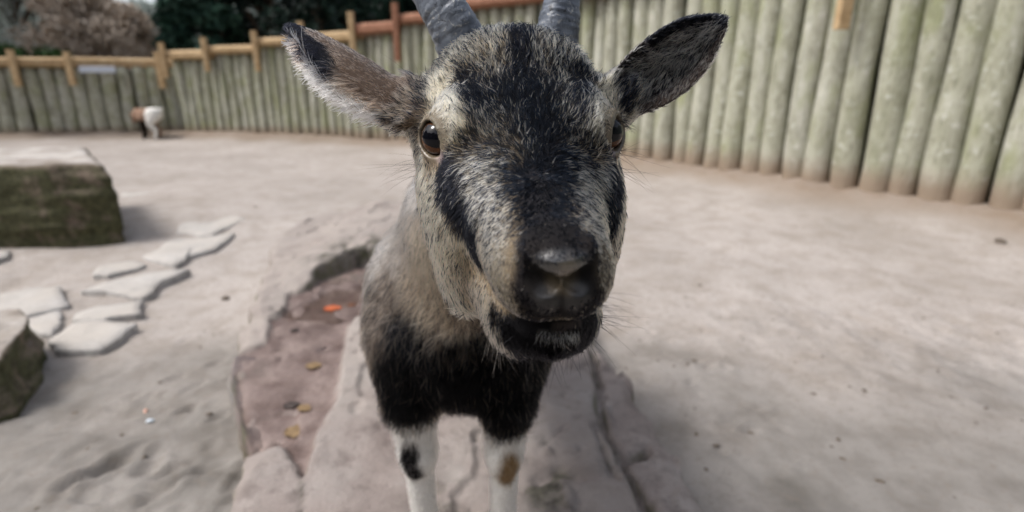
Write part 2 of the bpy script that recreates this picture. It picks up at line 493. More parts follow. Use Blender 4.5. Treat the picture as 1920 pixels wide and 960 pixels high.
def slab_z(X, Y):
    d = poly_dist(X, Y, S_OUT) + 0.010 * fbm(xy0(X, Y, 16), 4, 40)
    z = SLAB_Z + 0.005 * fbm(xy0(X, Y, 5), 3, 41) + 0.0032 * fbm(xy0(X, Y, 22), 4, 42)
    z = z + 0.008 * smooth(0.02, -0.05, fbm(np.stack([X * 4.5, Y * 3.5, X * 0 + 3], -1), 4, 43))     # flaking layers
    h = poly_dist(X, Y, HOLLOW) + 0.010 * fbm(xy0(X, Y, 18), 3, 44)
    farw = smooth(RIM[1] - 0.22, RIM[1] + 0.02, Y) * smooth(RIM[0] - 0.30, RIM[0] - 0.02, X)
    z = z + farw * (0.055 + 0.012 * fbm(xy0(X, Y, 8), 3, 50)) * smooth(-0.004, 0.012, h)                # raised ledge behind the pool
    z = z - (0.014 + 0.004 * fbm(xy0(X, Y, 11), 3, 52)) * smooth(0.006, -0.006, h) - 0.003 * smooth(0.0, -0.10, h) * (1 + fbm(xy0(X, Y, 9), 2, 45))
    l = poly_dist(X, Y, LEDGE) + 0.006 * fbm(xy0(X, Y, 20), 3, 46)
    z = z - 0.014 * smooth(0.004, -0.004, l)
    for ln, w, dp in CRACKS:
        c = line_dist(X, Y, ln) + 0.004 * fbm(xy0(X, Y, 30), 3, 47)
        z = z - dp * np.exp(-(np.maximum(c, 0) / w) ** 2)
    pit = fbm(xy0(X, Y, 34), 2, 48)
    z = z - 0.006 * smooth(0.75, 1.1, pit)
    nearpit = smooth(0.58, 0.50, Y) * smooth(-0.06, 0.02, X)
    z = z - nearpit * 0.012 * smooth(0.15, 0.55, fbm(xy0(X, Y, 19), 3, 49))
    side = smooth(-0.004, 0.016, d)
    z = z - 0.012 * smooth(-0.03, 0.0, d) - side * 0.26
    return z
def slab_material():
    n, col, nm = stone_material('pink_sandstone', [(0.30, lin(114, 102, 97)), (0.5, lin(136, 126, 121)), (0.72, lin(156, 149, 144))], moss=0.0, scale=0.8)
    v = n.geo()
    g = n.node('ShaderNodeNewGeometry')
    nz = n.sep(g.outputs['Normal'])[2]
    wet = n.node('ShaderNodeAttribute', attribute_name='wet').outputs['Fac']
    sand = n.node('ShaderNodeAttribute', attribute_name='sandy').outputs['Fac']
    algae = n.node('ShaderNodeAttribute', attribute_name='algae').outputs['Fac']
    col = n.mix(n.math('MULTIPLY', sand, n.ramp(n.noise(v, 16, 4, 0.6), [(0.34, 0.3), (0.58, 0.95)])), col, lin(152, 143, 136))
    wc = n.ramp(n.noise(v, 10, 5, 0.6), [(0.3, lin(88, 72, 66)), (0.5, lin(114, 98, 92)), (0.7, lin(140, 124, 117))])
    col = n.mix(wet, col, wc)
    col = n.mix(n.math('MULTIPLY', algae, n.ramp(n.noise(v, 22, 4, 0.6), [(0.4, 0.2), (0.6, 0.95)])), col, n.ramp(n.noise(v, 60, 3), [(0.35, lin(46, 44, 38)), (0.65, lin(92, 88, 76))]))
    col = n.mix(n.math('MULTIPLY', n.ramp(nz, [(0.35, 0.75), (0.75, 0.0)]), n.ramp(n.noise(v, 14, 4), [(0.42, 0.0), (0.58, 1.0)])), col, lin(92, 92, 66))
    r = n.math('SUBTRACT', 0.88, n.math('MULTIPLY', wet, 0.45))
    return n.done(color=col, rough=r, normal=nm, spec=0.35)
sxs = axis([(-0.95, 0.62, 0.0052)]); sys_ = axis([(0.0, 2.55, 0.0062)])
X, Y = np.meshgrid(sxs, sys_, indexing='ij')
dS = poly_dist(X, Y, S_OUT)
keep = dS < 0.05
Z = slab_z(X, Y)
idx = np.full(X.shape, -1); idx[keep] = np.arange(keep.sum())
q = np.stack([idx[:-1, :-1], idx[1:, :-1], idx[1:, 1:], idx[:-1, 1:]], -1).reshape(-1, 4)
q = q[(q >= 0).all(1)]
slab = mesh_np('rock_slab', np.c_[X[keep], Y[keep], Z[keep]], q, slab_material())
tag(slab, 'long pinkish sandstone slab with wet hollow under the horned goat', 'rock slab')
def vattr(o, name, vals):
    a = o.data.attributes.new(name, 'FLOAT', 'POINT'); a.data.foreach_set('value', np.asarray(vals, np.float32))
hol = poly_dist(X, Y, HOLLOW)
wetm = smooth(0.004, -0.006, hol + 0.010 * fbm(xy0(X, Y, 18), 3, 44))
vattr(slab, 'wet', wetm[keep])
vattr(slab, 'sandy', (smooth(0.9, 1.3, Y) + 0.55 * smooth(0.45, -0.2, fbm(xy0(X, Y, 4), 3, 71)) * (poly_dist(X, Y, LEDGE) > 0)).clip(0, 1)[keep] * (1 - wetm[keep]))
alg = sum(np.exp(-(np.hypot(X - g[0], Y - g[1]) / r) ** 2) for g, r in ((ground(640, 500, SLAB_Z), 0.10), (ground(690, 490, SLAB_Z), 0.12), (ground(455, 690, SLAB_Z), 0.04), (ground(1040, 930, SLAB_Z), 0.04), (ground(1005, 905, SLAB_Z), 0.03), (ground(850, 950, SLAB_Z), 0.05)))
for ln, w, dp in CRACKS: alg = alg + 0.9 * np.exp(-(line_dist(X, Y, ln) / (w * 0.9)) ** 2)
vattr(slab, 'algae', (alg.clip(0, 1) * smooth(0.1, -0.1, fbm(xy0(X, Y, 20), 3, 74) - 0.25))[keep])
# film of water
wn_ = NT('shallow_water')
wnv = wn_.geo()
wn_.b.inputs['Transmission Weight'].default_value = 1.0
wn_.b.inputs['IOR'].default_value = 1.33
MAT_WATER = wn_.done(color=(0.97, 0.92, 0.88), rough=0.02, normal=wn_.bump(wn_.noise(wnv, 40, 2), 0.05, 0.002))
WL = SLAB_Z - 0.0150
for poly in (HOLLOW,):
    c = poly.mean(0)
    o = pydata('puddle', np.c_[poly - c, np.zeros(len(poly))], [tuple(range(len(poly)))][::1], MAT_WATER)
    o.location = (c[0], c[1], WL)
    tag(o, 'shallow reddish puddle in the hollow of the slab', kind='structure')

# ================================================================== PALISADE
def log_material():
    n = NT('weathered_log')
    v = n.coord('Object')
    oi = n.node('ShaderNodeObjectInfo')
    off = n.node('ShaderNodeVectorMath', operation='ADD')
    cm = n.node('ShaderNodeCombineXYZ')
    n.l.new(n.math('MULTIPLY', oi.outputs['Random'], 37.0), cm.inputs[0]); n.l.new(n.math('MULTIPLY', oi.outputs['Random'], 11.0), cm.inputs[2])
    n.l.new(v, off.inputs[0]); n.l.new(cm.outputs[0], off.inputs[1])
    st = n.node('ShaderNodeMapping'); st.inputs['Scale'].default_value = (1, 1, 0.14)
    n.l.new(off.outputs[0], st.inputs['Vector'])
    st2 = n.node('ShaderNodeMapping'); st2.inputs['Scale'].default_value = (1, 1, 0.35)
    n.l.new(off.outputs[0], st2.inputs['Vector'])
    grain = n.noise(st.outputs[0], 60, 5, 0.65)
    blot = n.noise(st2.outputs[0], 7, 5, 0.6)
    pat = n.noise(off.outputs[0], 13, 4, 0.6)
    col = n.ramp(blot, [(0.28, lin(132, 132, 116)), (0.48, lin(166, 165, 150)), (0.72, lin(190, 189, 177))])
    col = n.mix(n.math('MULTIPLY', oi.outputs['Random'], 0.30), col, lin(150, 152, 122))
    col = n.mix(n.ramp(pat, [(0.56, 0.0), (0.70, 0.85)]), col, lin(196, 196, 186))
    col = n.mix(n.ramp(grain, [(0.28, 0.7), (0.48, 0.0)]), col, lin(80, 80, 62))
    col = n.mix(n.ramp(n.noise(st2.outputs[0], 4.5, 3), [(0.50, 0.0), (0.70, 0.6)]), col, lin(136, 142, 96))
    z = n.sep(v)[2]
    sp = n.math('ADD', z, n.math('MULTIPLY', n.math('SUBTRACT', n.noise(off.outputs[0], 5, 3), 0.5), 0.16))
    col = n.mix(n.ramp(sp, [(0.24, 0.95), (0.50, 0.0)]), col, lin(142, 126, 110))     # splashed with sand
    nm = n.bump(grain, 0.6, 0.01)
    nm = n.bump(pat, 0.35, 0.02, nm)
    return n.done(color=col, rough=0.9, normal=nm, spec=0.2)
MAT_LOG = log_material()
def wood_material(name, c0, c1, c2):
    n = NT(name)
    v = n.coord('Object')
    oi = n.node('ShaderNodeObjectInfo')
    s = n.noise(v, 14, 5, 0.6, 0.6)
    col = n.ramp(s, [(0.3, c0), (0.5, c1), (0.75, c2)])
    col = n.mix(n.math('MULTIPLY', oi.outputs['Random'], 0.30), col, c0)
    return n.done(color=col, rough=0.8, normal=n.bump(s, 0.4, 0.006), spec=0.25)
MAT_RAIL = wood_material('orange_timber', lin(150, 124, 90), lin(182, 156, 120), lin(196, 174, 140))
MAT_RED = wood_material('reddish_timber', lin(124, 86, 68), lin(148, 106, 84), lin(162, 122, 100))

def log_mesh(seed, r, h):
    ns, nr = 18, 10
    V = []
    rr = np.random.default_rng(seed)
    a = np.linspace(0, 2 * np.pi, ns, endpoint=False)
    for k in range(nr + 1):
        t = k / nr
        z = -0.15 + (h + 0.15) * t
        rad = r * (1 + 0.05 * fbm(np.stack([np.cos(a), np.sin(a), np.full(ns, z * 2.2 + seed * 7)], -1), 3, seed)) * (1 - 0.05 * t)
        ox, oy = 0.010 * math.sin(z * 2.3 + seed), 0.010 * math.cos(z * 1.7 + seed * 2)
        V.append(np.c_[ox + rad * np.cos(a), oy + rad * np.sin(a), np.full(ns, z)])
    top = V[-1].copy(); c = top.mean(0); top = c + (top - c) * 0.86; top[:, 2] += 0.02; V.append(top)
    V = np.concatenate(V); R = nr + 2
    F = [(k * ns + j, k * ns + (j + 1) % ns, (k + 1) * ns + (j + 1) % ns, (k + 1) * ns + j) for k in range(R - 1) for j in range(ns)] + [tuple((R - 1) * ns + j for j in range(ns))]
    me = bpy.data.meshes.new('log')
    me.from_pydata(V.tolist(), [], F)
    me.polygons.foreach_set('use_smooth', [True] * (len(F) - 1) + [False])
    me.materials.append(MAT_LOG)
    return me
LOGM = [log_mesh(k, 0.11, 2.6) for k in range(7)]
def along(poly, s):
    seg = np.r_[0, np.cumsum(np.linalg.norm(np.diff(poly[:, :2], axis=0), axis=1))]
    return np.stack([np.interp(s, seg, poly[:, 0]), np.interp(s, seg, poly[:, 1])], -1), seg
fence = tag(empty('palisade_fence', (FR[9][0], FR[9][1], 0)), 'tall curved palisade of upright grey-green logs stepping up to the right', 'fence')
fence_l = tag(empty('palisade_fence', (FL[2][0], FL[2][1], 0)), 'low straight log palisade under a level yellow rail at left', 'fence')
def put_log(par, xy, r, top, rng):
    k = int(rng.integers(len(LOGM)))
    o = bpy.data.objects.new('log', LOGM[k])
    SC.collection.objects.link(o)
    o.parent = par
    o.location = Vector((xy[0], xy[1], 0)) - par.location
    sc = r / 0.11
    o.scale = (sc, sc, (top + 0.0) / 2.6)
    o.rotation_euler = (rng.normal() * 0.005, rng.normal() * 0.005, rng.random() * 6.28)
    return o
# stepped tops: (px from, px to, py of rail top, py of rail bottom, reddish)
RAILS_L = [(-160, 15, 108, 126, 0), (15, 175, 107, 125, 0), (175, 352, 108, 126, 0)]
RAILS = [(345, 428, 94, 111, 0), (428, 517, 85, 100, 0), (517, 605, 70, 85, 0), (605, 693, 60, 79, 0), (693, 770, 42, 63, 1), (770, 865, 23, 42, 1), (865, 1010, -4, 9, 1), (1010, 1150, -24, -10, 1),
         (1150, 1330, -60, -44, 0), (1330, 1560, -110, -88, 0), (1560, 1830, -165, -140, 0), (1830, 2150, -230, -200, 0)]
def foot_at(px, poly):
    """where the vertical plane through this pixel column meets the palisade's foot"""
    dx = (px - 960) / 1000
    best = None
    for a, b in zip(poly[:-1], poly[1:]):
        # solve X = dx * depth, depth = Y*CP - (0-H)*SP ... at ground level
        fa = a[0] - dx * (a[1] * CP + H * SP); fb = b[0] - dx * (b[1] * CP + H * SP)
        if fa * fb <= 0:
            t = fa / (fa - fb + 1e-12)
            return a + (b - a) * t
    return poly[0] if px < 960 else poly[-1]
def box(name, a, b, w, hgt, mat, par, chamf=0.012):
    """bar from a to b (world), w thick horizontally, hgt tall; edges chamfered"""
    a, b = np.asarray(a, float), np.asarray(b, float)
    ax = unit(b - a); up = np.array([0, 0, 1.0])
    if abs(ax[2]) > 0.9: up = np.array([ax[0] * 0 + 0.0, 1.0, 0])
    sd = unit(np.cross(ax, up)); up = np.cross(sd, ax)
    w2, h2 = w / 2, hgt / 2
    pr = [(-w2 + chamf, -h2), (w2 - chamf, -h2), (w2, -h2 + chamf), (w2, h2 - chamf), (w2 - chamf, h2), (-w2 + chamf, h2), (-w2, h2 - chamf), (-w2, -h2 + chamf)]
    V = [a + sd * x + up * y for x, y in pr] + [b + sd * x + up * y for x, y in pr]
    m = (a + b) / 2
    F = [(j, (j + 1) % 8, 8 + (j + 1) % 8, 8 + j) for j in range(8)] + [tuple(range(7, -1, -1)), tuple(range(8, 16))]
    o = pydata(name, np.array(V) - m, F, mat)
    o.location = m
    o.parent = par
    o.matrix_parent_inverse = Matrix.Translation(-par.location)
    return o
rng = np.random.default_rng(5)
tops, tops_l = [], []
for rails, poly, store in ((RAILS_L, FL, tops_l), (RAILS, FR, tops)):
    for x0, x1, yt, yb, red in rails:
        f = foot_at((x0 + x1) / 2, poly)
        zt, zb = z_at((x0 + x1) / 2, yt, f[1] - 0.1), z_at((x0 + x1) / 2, yb, f[1] - 0.1)
        store.append((x0, x1, zt, zb, red))
def top_at(px, store):
    for x0, x1, zt, zb, red in store:
        if x0 <= px < x1: return zb
    return store[-1][3] if px >= store[-1][1] else store[0][3]
def px_of(xy, z=0.0):
    c = W2C(np.array([xy[0], xy[1], z])); return 960 + 1000 * c[0] / c[1]
def run_logs(par, poly, store, spacing, jit):
    _, seg = along(poly, np.array([0.0]))
    s = 0.0
    while s < seg[-1]:
        p0 = along(poly, np.array([s]))[0][0]
        sp = spacing(px_of(p0)) * (1 + jit * rng.normal())
        xy = along(poly, np.array([s + sp / 2]))[0][0] + rng.normal(size=2) * 0.008
        top = top_at(px_of(xy), store)
        put_log(par, xy, sp * (0.488 if px_of(xy) < 1150 else 0.505), top, rng)
        s += sp
run_logs(fence_l, FL, tops_l, lambda p: 0.185, 0.08)
run_logs(fence, FR, tops, lambda p: 0.150 if p < 760 else (0.155 if p < 1150 else 0.172), 0.04)
def gap_shade_backing(par, poly, store, d=0.07):
    """added dark strip behind the logs, standing in for shade in the gaps"""
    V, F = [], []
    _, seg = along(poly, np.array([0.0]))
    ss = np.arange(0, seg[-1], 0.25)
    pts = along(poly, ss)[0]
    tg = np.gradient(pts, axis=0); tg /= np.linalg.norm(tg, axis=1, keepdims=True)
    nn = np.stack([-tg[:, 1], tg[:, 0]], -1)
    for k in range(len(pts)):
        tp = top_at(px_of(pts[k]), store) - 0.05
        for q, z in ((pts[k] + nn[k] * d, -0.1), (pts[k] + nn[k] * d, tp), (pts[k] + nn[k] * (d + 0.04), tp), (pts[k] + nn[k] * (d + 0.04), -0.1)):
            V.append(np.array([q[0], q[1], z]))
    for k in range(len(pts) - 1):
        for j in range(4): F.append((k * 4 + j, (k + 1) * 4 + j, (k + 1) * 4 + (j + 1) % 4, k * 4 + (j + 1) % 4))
    return pydata('gap_shade_strip', np.array(V) - np.array(par.location), F, MAT_BACK, par)
MAT_BACK = wood_material('gap_shade', lin(44, 44, 32), lin(58, 58, 42), lin(70, 70, 54))  # dark tone puts the shade between the logs into the colour
gap_shade_backing(fence_l, FL, tops_l); gap_shade_backing(fence, FR, tops)
def face_off(poly, px, d):
    f = foot_at(px, poly)
    n = unit(np.array([0, 0]) - f[:2]) if False else None
    g = foot_at(px + 12, poly); t = unit((g - foot_at(px - 12, poly))[:2])
    nn = np.array([t[1], -t[0]])
    return np.r_[f[:2] + nn * d, 0]
for par, poly, store in ((fence_l, FL, tops_l), (fence, FR, tops)):
    for k, (x0, x1, zt, zb, red) in enumerate(store):
        mat = MAT_RED if red else MAT_RAIL
        a, b = face_off(poly, x0 + 1, 0.04), face_off(poly, x1 - 1, 0.04)
        zc = (zt + zb) / 2
        box('rail', a + [0, 0, zc], b + [0, 0, zc], 0.24, max(zt - zb, 0.10), mat, par, 0.03)
def batten(par, poly, px, ytop, ybot, w=0.10, mat=None):
    f = face_off(poly, px, 0.19)
    z1, z0 = z_at(px, ytop, f[1]), z_at(px, ybot, f[1])
    box('batten', f + [0, 0, z0], f + [0, 0, z1], w, 0.06, mat or MAT_RAIL, par, 0.008)
for px, a, b in [(15, 95, 158), (77, 93, 162), (174, 97, 160), (327, 97, 166)]: batten(fence_l, FL, px, a, b, 0.085)
for px, a, b, r in [(350, 80, 146, 0), (430, 70, 134, 0), (521, 58, 134, 0), (605, 40, 100, 0), (697, 22, 106, 0), (775, 5, 115, 1), (1543, -120, 55, 0)]: batten(fence, FR, px, a, b, 0.070 if px < 1000 else 0.075, MAT_RED if r else MAT_RAIL)
fa, fb = face_off(FL, 192, 0.21), face_off(FL, 250, 0.21)
zc = z_at(220, 130, fa[1])
st = box('metal_strip', fa + [0, 0, zc], fb + [0, 0, zc], 0.02, 0.085, NT('pale_metal').done(color=lin(198, 204, 214), rough=0.4), fence_l, 0.003)
st['label'] = 'pale strip fixed just below the rail'

# ================================================================== TREES BEYOND THE FENCE
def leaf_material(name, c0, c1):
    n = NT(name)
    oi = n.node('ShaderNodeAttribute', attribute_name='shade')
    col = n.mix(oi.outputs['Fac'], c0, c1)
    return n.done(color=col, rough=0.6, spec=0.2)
MAT_BARK = wood_material('bark', lin(58, 48, 40), lin(84, 72, 60), lin(104, 92, 80))
LEAFM = {'fir': leaf_material('fir_needles', lin(26, 44, 36), lin(62, 92, 76)), 'brown': leaf_material('brown_twigs', lin(166, 150, 134), lin(208, 192, 174)),
         'grey': leaf_material('grey_twigs', lin(136, 146, 140), lin(184, 190, 184)), 'hedge': leaf_material('hedge_leaves', lin(34, 54, 24), lin(74, 104, 52)), 'pine': leaf_material('dark_yew', lin(14, 24, 20), lin(34, 54, 44))}
def tube(pts, rad, ns=7):
    pts = np.asarray(pts, float); V, F = [], []
    for k, p in enumerate(pts):
        t = unit(pts[min(k + 1, len(pts) - 1)] - pts[max(k - 1, 0)])
        s = unit(np.cross(t, [0.3, 0.9, 0.1])); u = np.cross(s, t)
        for j in range(ns):
            a = 2 * math.pi * j / ns
            V.append(p + rad[k] * (math.cos(a) * s + math.sin(a) * u))
    for k in range(len(pts) - 1):
        for j in range(ns): F.append((k * ns + j, k * ns + (j + 1) % ns, (k + 1) * ns + (j + 1) % ns, (k + 1) * ns + j))
    return V, F
def tree(name, x, y, h, rx, z0, kind, n, leaf, label, seed, cone=0.0, trunk=True, group=None):
    r = np.random.default_rng(seed)
    t = tag(empty(name, (x, y, -0.06)), label, 'tree' if trunk else 'shrub', group)
    V, F = [], []
    def addt(pts, rad):
        v, f = tube(pts, rad); o = len(V); V.extend(v); F.extend([tuple(q + o for q in g) for g in f])
    top = h * (0.92 if cone else 0.7)
    if trunk:
        pts = [np.array([0.06 * h * 0.3 * math.sin(k * 1.3 + seed) * k / 6, 0.04 * math.cos(k + seed), top * k / 6 - 0.1]) for k in range(7)]
        addt(pts, [0.026 * h * (1 - 0.85 * k / 6) + 0.02 for k in range(7)])
    else: pts = [np.array([0, 0, top * k / 6]) for k in range(7)]
    clumps = []
    nb = 26
    for k in range(nb):
        f = (k + r.random()) / nb
        zc = z0 + (h - z0) * (f if cone else f ** 0.8)
        ff = (zc - z0) / (h - z0)
        wd = rx * ((1 - ff) ** 0.8 if cone else math.sqrt(max(0.05, 1 - (2 * ff - 0.9) ** 2 * 0.85)))
        a = k * 2.4 + r.normal() * 0.4
        e = np.array([math.cos(a) * wd * (0.55 + 0.35 * r.random()), math.sin(a) * wd * (0.55 + 0.35 * r.random()), zc])
        s = pts[min(6, int(max(0, (zc * 0.75)) / top * 6))] if trunk else np.array([e[0] * .15, e[1] * .15, 0.02])
        mid = (s + e) / 2 + np.array([0, 0, 0.05 * h * (1 if not cone else -0.4)])
        addt([s, mid, e], [0.010 * h + 0.006, 0.007 * h, 0.003])
        clumps.append((e, rx * (0.26 + 0.22 * r.random())))
        clumps.append((e * np.array([.5, .5, 1]) + r.normal(size=3) * 0.06 * rx, rx * (0.26 + 0.20 * r.random())))
    pydata('trunk' if trunk else 'stems', V, F, MAT_BARK, t, True)
    per = n // len(clumps)
    C = np.concatenate([c + (lambda q: q / np.linalg.norm(q, axis=1, keepdims=True) * (r.random((per, 1)) ** 0.45))(r.normal(size=(per, 3))) * np.array([rad, rad, rad * 0.7]) for c, rad in clumps])
    m = len(C)
    d1 = r.normal(size=(m, 3)); d1 /= np.linalg.norm(d1, axis=1, keepdims=True)
    d2 = np.cross(d1, r.normal(size=(m, 3))); d2 /= np.linalg.norm(d2, axis=1, keepdims=True)
    sz = leaf * (0.6 + 0.8 * r.random((m, 1)))
    thin = 0.5 if kind in ('fir', 'hedge', 'pine') else 0.22
    Q = np.stack([C - d1 * sz, C + d2 * sz * thin, C + d1 * sz, C - d2 * sz * thin], 1).reshape(-1, 3)
    o = mesh_np('crown', Q, np.arange(4 * m).reshape(-1, 4), LEAFM[kind], t, False)
    a = o.data.attributes.new('shade', 'FLOAT', 'FACE'); a.data.foreach_set('value', r.random(m).astype(np.float32))
    return t
G = 'trees beyond the palisade'
def at_px(px, Y): return (px - 960) / 1000 * (Y * CP)
T = [ # px, Y, height, radius, crown foot, kind, label, cone
    ('bare_tree', -70, 17, 5.2, 2.0, 1.2, 'grey', 'grey leafless tree at the far left edge', 0), ('bare_tree', 60, 15, 4.6, 1.5, 0.9, 'grey', 'grey-green leafless tree left of the brown bush', 0),
    ('brown_tree', 170, 13.5, 2.95, 1.2, 0.5, 'brown', 'tallest brown twiggy tree behind the level rail', 0), ('brown_tree', 250, 15, 2.7, 0.95, 0.5, 'brown', 'brown twiggy tree right of the tallest brown one', 0),
    ('bare_tree', 300, 18, 3.1, 1.2, 0.6, 'grey', 'grey twiggy tree beside the gap of sky', 0), ('conifer_tree', 352, 13.5, 2.7, 0.7, 0.3, 'fir', 'short green conifer left of the dark evergreens', 1),
    ('evergreen_tree', 425, 14, 6.5, 1.15, 0.8, 'fir', 'green-tinged evergreen at the left end of the dark trees', 0), ('evergreen_tree', 520, 15, 7.0, 1.6, 0.6, 'pine', 'blackish evergreen behind the left ear tip', 0),
    ('evergreen_tree', 620, 13.0, 6.5, 1.5, 0.6, 'pine', 'dark evergreen above the middle fence steps', 0), ('evergreen_tree', 725, 13.5, 6.8, 1.4, 0.6, 'fir', 'dark green evergreen beside the left horn', 0),
    ('evergreen_tree', 830, 13.5, 7.2, 1.5, 0.6, 'pine', 'dark evergreen behind the left horn', 0), ('evergreen_tree', 950, 14.0, 7.2, 1.6, 0.6, 'pine', 'dark evergreen behind the gap between the horns', 0)]
for k, (nm, px, Y_, h, rx, z0, kd, lb, cn) in enumerate(T):
    tree(nm, at_px(px, Y_), Y_, h, rx, z0, kd, 9000 if kd in ('fir', 'pine') else 14000, 0.10 if kd in ('fir', 'pine') else 0.085, lb, 100 + k, cn, group=G)
for k, (px, lb) in enumerate([(30, 'low clipped green shrub at the left above the rail'), (110, 'low green shrub just left of the brown tree')]):
    tree('evergreen_shrub', at_px(px, 11.2), 11.2, z_at(px, 88 + 6 * k, 11.2), 0.55, 0.3, 'hedge', 3000, 0.06, lb, 140 + k, 0, False, 'shrubs behind the level rail')

# the wood farther back, one mass of twigs and leaves
r_ = np.random.default_rng(77)
m_n = 60000
wx = r_.uniform(-40, 14, m_n); wy = 27 + 5 * r_.random(m_n)
px_w = 960 + 1000 * wx / (wy * CP)
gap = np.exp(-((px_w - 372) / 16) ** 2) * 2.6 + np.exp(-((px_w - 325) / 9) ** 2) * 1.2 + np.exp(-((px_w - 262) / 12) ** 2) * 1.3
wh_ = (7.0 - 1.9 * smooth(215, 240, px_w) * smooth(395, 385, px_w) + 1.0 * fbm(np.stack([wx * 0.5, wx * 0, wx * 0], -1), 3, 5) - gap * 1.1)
wz = wh_ * r_.random(m_n) ** 0.8
C = np.stack([wx, wy, wz], -1)
d1 = r_.normal(size=(m_n, 3)); d1 /= np.linalg.norm(d1, axis=1, keepdims=True)
d2 = np.cross(d1, r_.normal(size=(m_n, 3))); d2 /= np.linalg.norm(d2, axis=1, keepdims=True)
sz = 0.30 * (0.5 + r_.random((m_n, 1)))
Q = np.stack([C - d1 * sz, C + d2 * sz * 0.4, C + d1 * sz, C - d2 * sz * 0.4], 1).reshape(-1, 3)
# added unseen foliage ring round the camera, blocking low light and darkening reflections
ring = r_.uniform(-0.30 * np.pi, 1.30 * np.pi, m_n)                      # from the right side round behind to the left
rr_ = 13 + 4 * r_.random(m_n)
C2 = np.stack([rr_ * np.cos(-ring), 2 + rr_ * np.sin(-ring), (6.5 + 1.5 * fbm(np.stack([ring * 4, ring * 0, ring * 0], -1), 3, 15)) * r_.random(m_n) ** 0.9], -1)
sz2 = 0.42 * (0.5 + r_.random((m_n, 1)))
e1 = np.roll(d1, 5, 0); e2 = np.roll(d2, 5, 0)
Q2 = np.stack([C2 - e1 * sz2, C2 + e2 * sz2 * 0.5, C2 + e1 * sz2, C2 - e2 * sz2 * 0.5], 1).reshape(-1, 3)
okr = ~((C2[:, 1] > 6) & (np.abs(C2[:, 0]) < 13))
Q2 = Q2.reshape(-1, 4, 3)[okr].reshape(-1, 3)
Q = np.concatenate([Q, Q2]); m_n = len(Q) // 4
wood = mesh_np('woodland_and_blocker', Q, np.arange(4 * m_n).reshape(-1, 4), leaf_material('far_foliage', lin(120, 134, 128), lin(176, 182, 176)), None, False)
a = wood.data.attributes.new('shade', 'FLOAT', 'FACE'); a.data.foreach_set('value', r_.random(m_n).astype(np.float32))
tag(wood, 'hazy grey-green wood far behind the fence, with added light-blocking ring', kind='stuff')
# ================================================================== THE GOAT
# ---- signed distance pieces, written in a frame at the camera's height and tilt (x right, y ahead, z up)
def sd_ell(p, c, r, R=None):
    q = p - c
    if R is not None: q = q @ R.T
    k0 = np.sqrt(((q / r) ** 2).sum(-1)) + 1e-9
    k1 = np.sqrt(((q / np.square(r)) ** 2).sum(-1)) + 1e-9
    return k0 * (k0 - 1) / k1
def sd_cone(p, a, b, ra, rb):
    ab = b - a
    t = np.clip(((p - a) @ ab) / (ab @ ab), 0, 1)
    return np.sqrt(((p - a - t[:, None] * ab) ** 2).sum(-1)) - (ra + (rb - ra) * t)
def smin(a, b, k):
    h = np.maximum(k - np.abs(a - b), 0) / k
    return np.minimum(a, b) - h * h * k * 0.25
def smax(a, b, k):
    return -smin(-a, -b, k)

E0 = np.array([0.0095, 0.285, 0.0641])                   # bridge of the face, between the eyes
LAT = unit([0.995, 0.085, 0.05])
FW = np.array([0.0, -0.080, -0.062]); FW = unit(FW - LAT * (FW @ LAT))
UP = np.cross(FW, LAT)
HR = np.stack([FW, LAT, UP])                             # rows: local axes
def hl(a, b, c):
    return E0 + a * FW + b * LAT + c * UP
def to_head(p):
    return (p - E0) @ HR.T

EYE_C, EYE_G, EYE_L = {}, {}, {}
for s in (-1, 1):
    EYE_C[s] = hl(-0.0275, s * 0.0470, -0.0125)
    EYE_G[s] = unit(0.66 * FW + s * 0.66 * LAT + 0.30 * UP)       # outward through the lids
    t = 0.80 * FW - 0.30 * UP - s * 0.25 * LAT
    EYE_L[s] = unit(t - EYE_G[s] * (t @ EYE_G[s]))                # long way of the lid opening
EYE_R = 0.0125

EARS = {}
def ear_def(s, base, tip, opening, L_w, curl, bow, w0):
    ax = unit(tip - base)
    h = unit(opening - ax * (opening @ ax))
    w = np.cross(ax, h)
    EARS[s] = dict(base=base, ax=ax, h=h, w=w, L=np.linalg.norm(tip - base), W=L_w, curl=curl, bow=bow, w0=w0)
ear_def(-1, P(768, 200, 0.350), P(541, 50, 0.352), np.array([-0.25, 0.55, -0.85]), 0.0235, 0.50, 0.004, 0.92)
ear_def(1, P(1160, 187, 0.350), P(1360, 38, 0.350), np.array([0.10, -0.95, -0.35]), 0.0230, 0.55, 0.003, 0.55)
def ear_coords(p, e):
    q = p - e['base']
    t = (q @ e['ax']) / e['L']
    return t, q @ e['w'], q @ e['h']
def ear_width(t, w0=0.92):
    tt = np.clip(t, 0, 1)
    return (w0 + (2.02 - w0) * tt - (1.90 if w0 > 0.7 else 1.66) * tt ** 2) * np.sqrt(np.clip(1 - tt ** 5, 0, 1))
def sd_ear(p, e):
    t, s, h = ear_coords(p, e)
    w = e['W'] * np.maximum(ear_width(t, e['w0']), 0.0)
    tt = np.clip(t, 0, 1)
    h0 = e['curl'] * np.minimum(s * s, (e['W'] * 1.2) ** 2) / e['W'] - e['bow'] * np.sin(tt * 3.0) - 0.5 * e['curl'] * e['W'] * (1 - tt)
    over = np.maximum(np.abs(s) - w, 0)
    dt = np.maximum(np.maximum(t - 1, -t - 0.1), 0) * e['L']
    return (np.sqrt(over ** 2 + (0.8 * (h - h0)) ** 2 + dt ** 2) - 0.0019) * 0.85

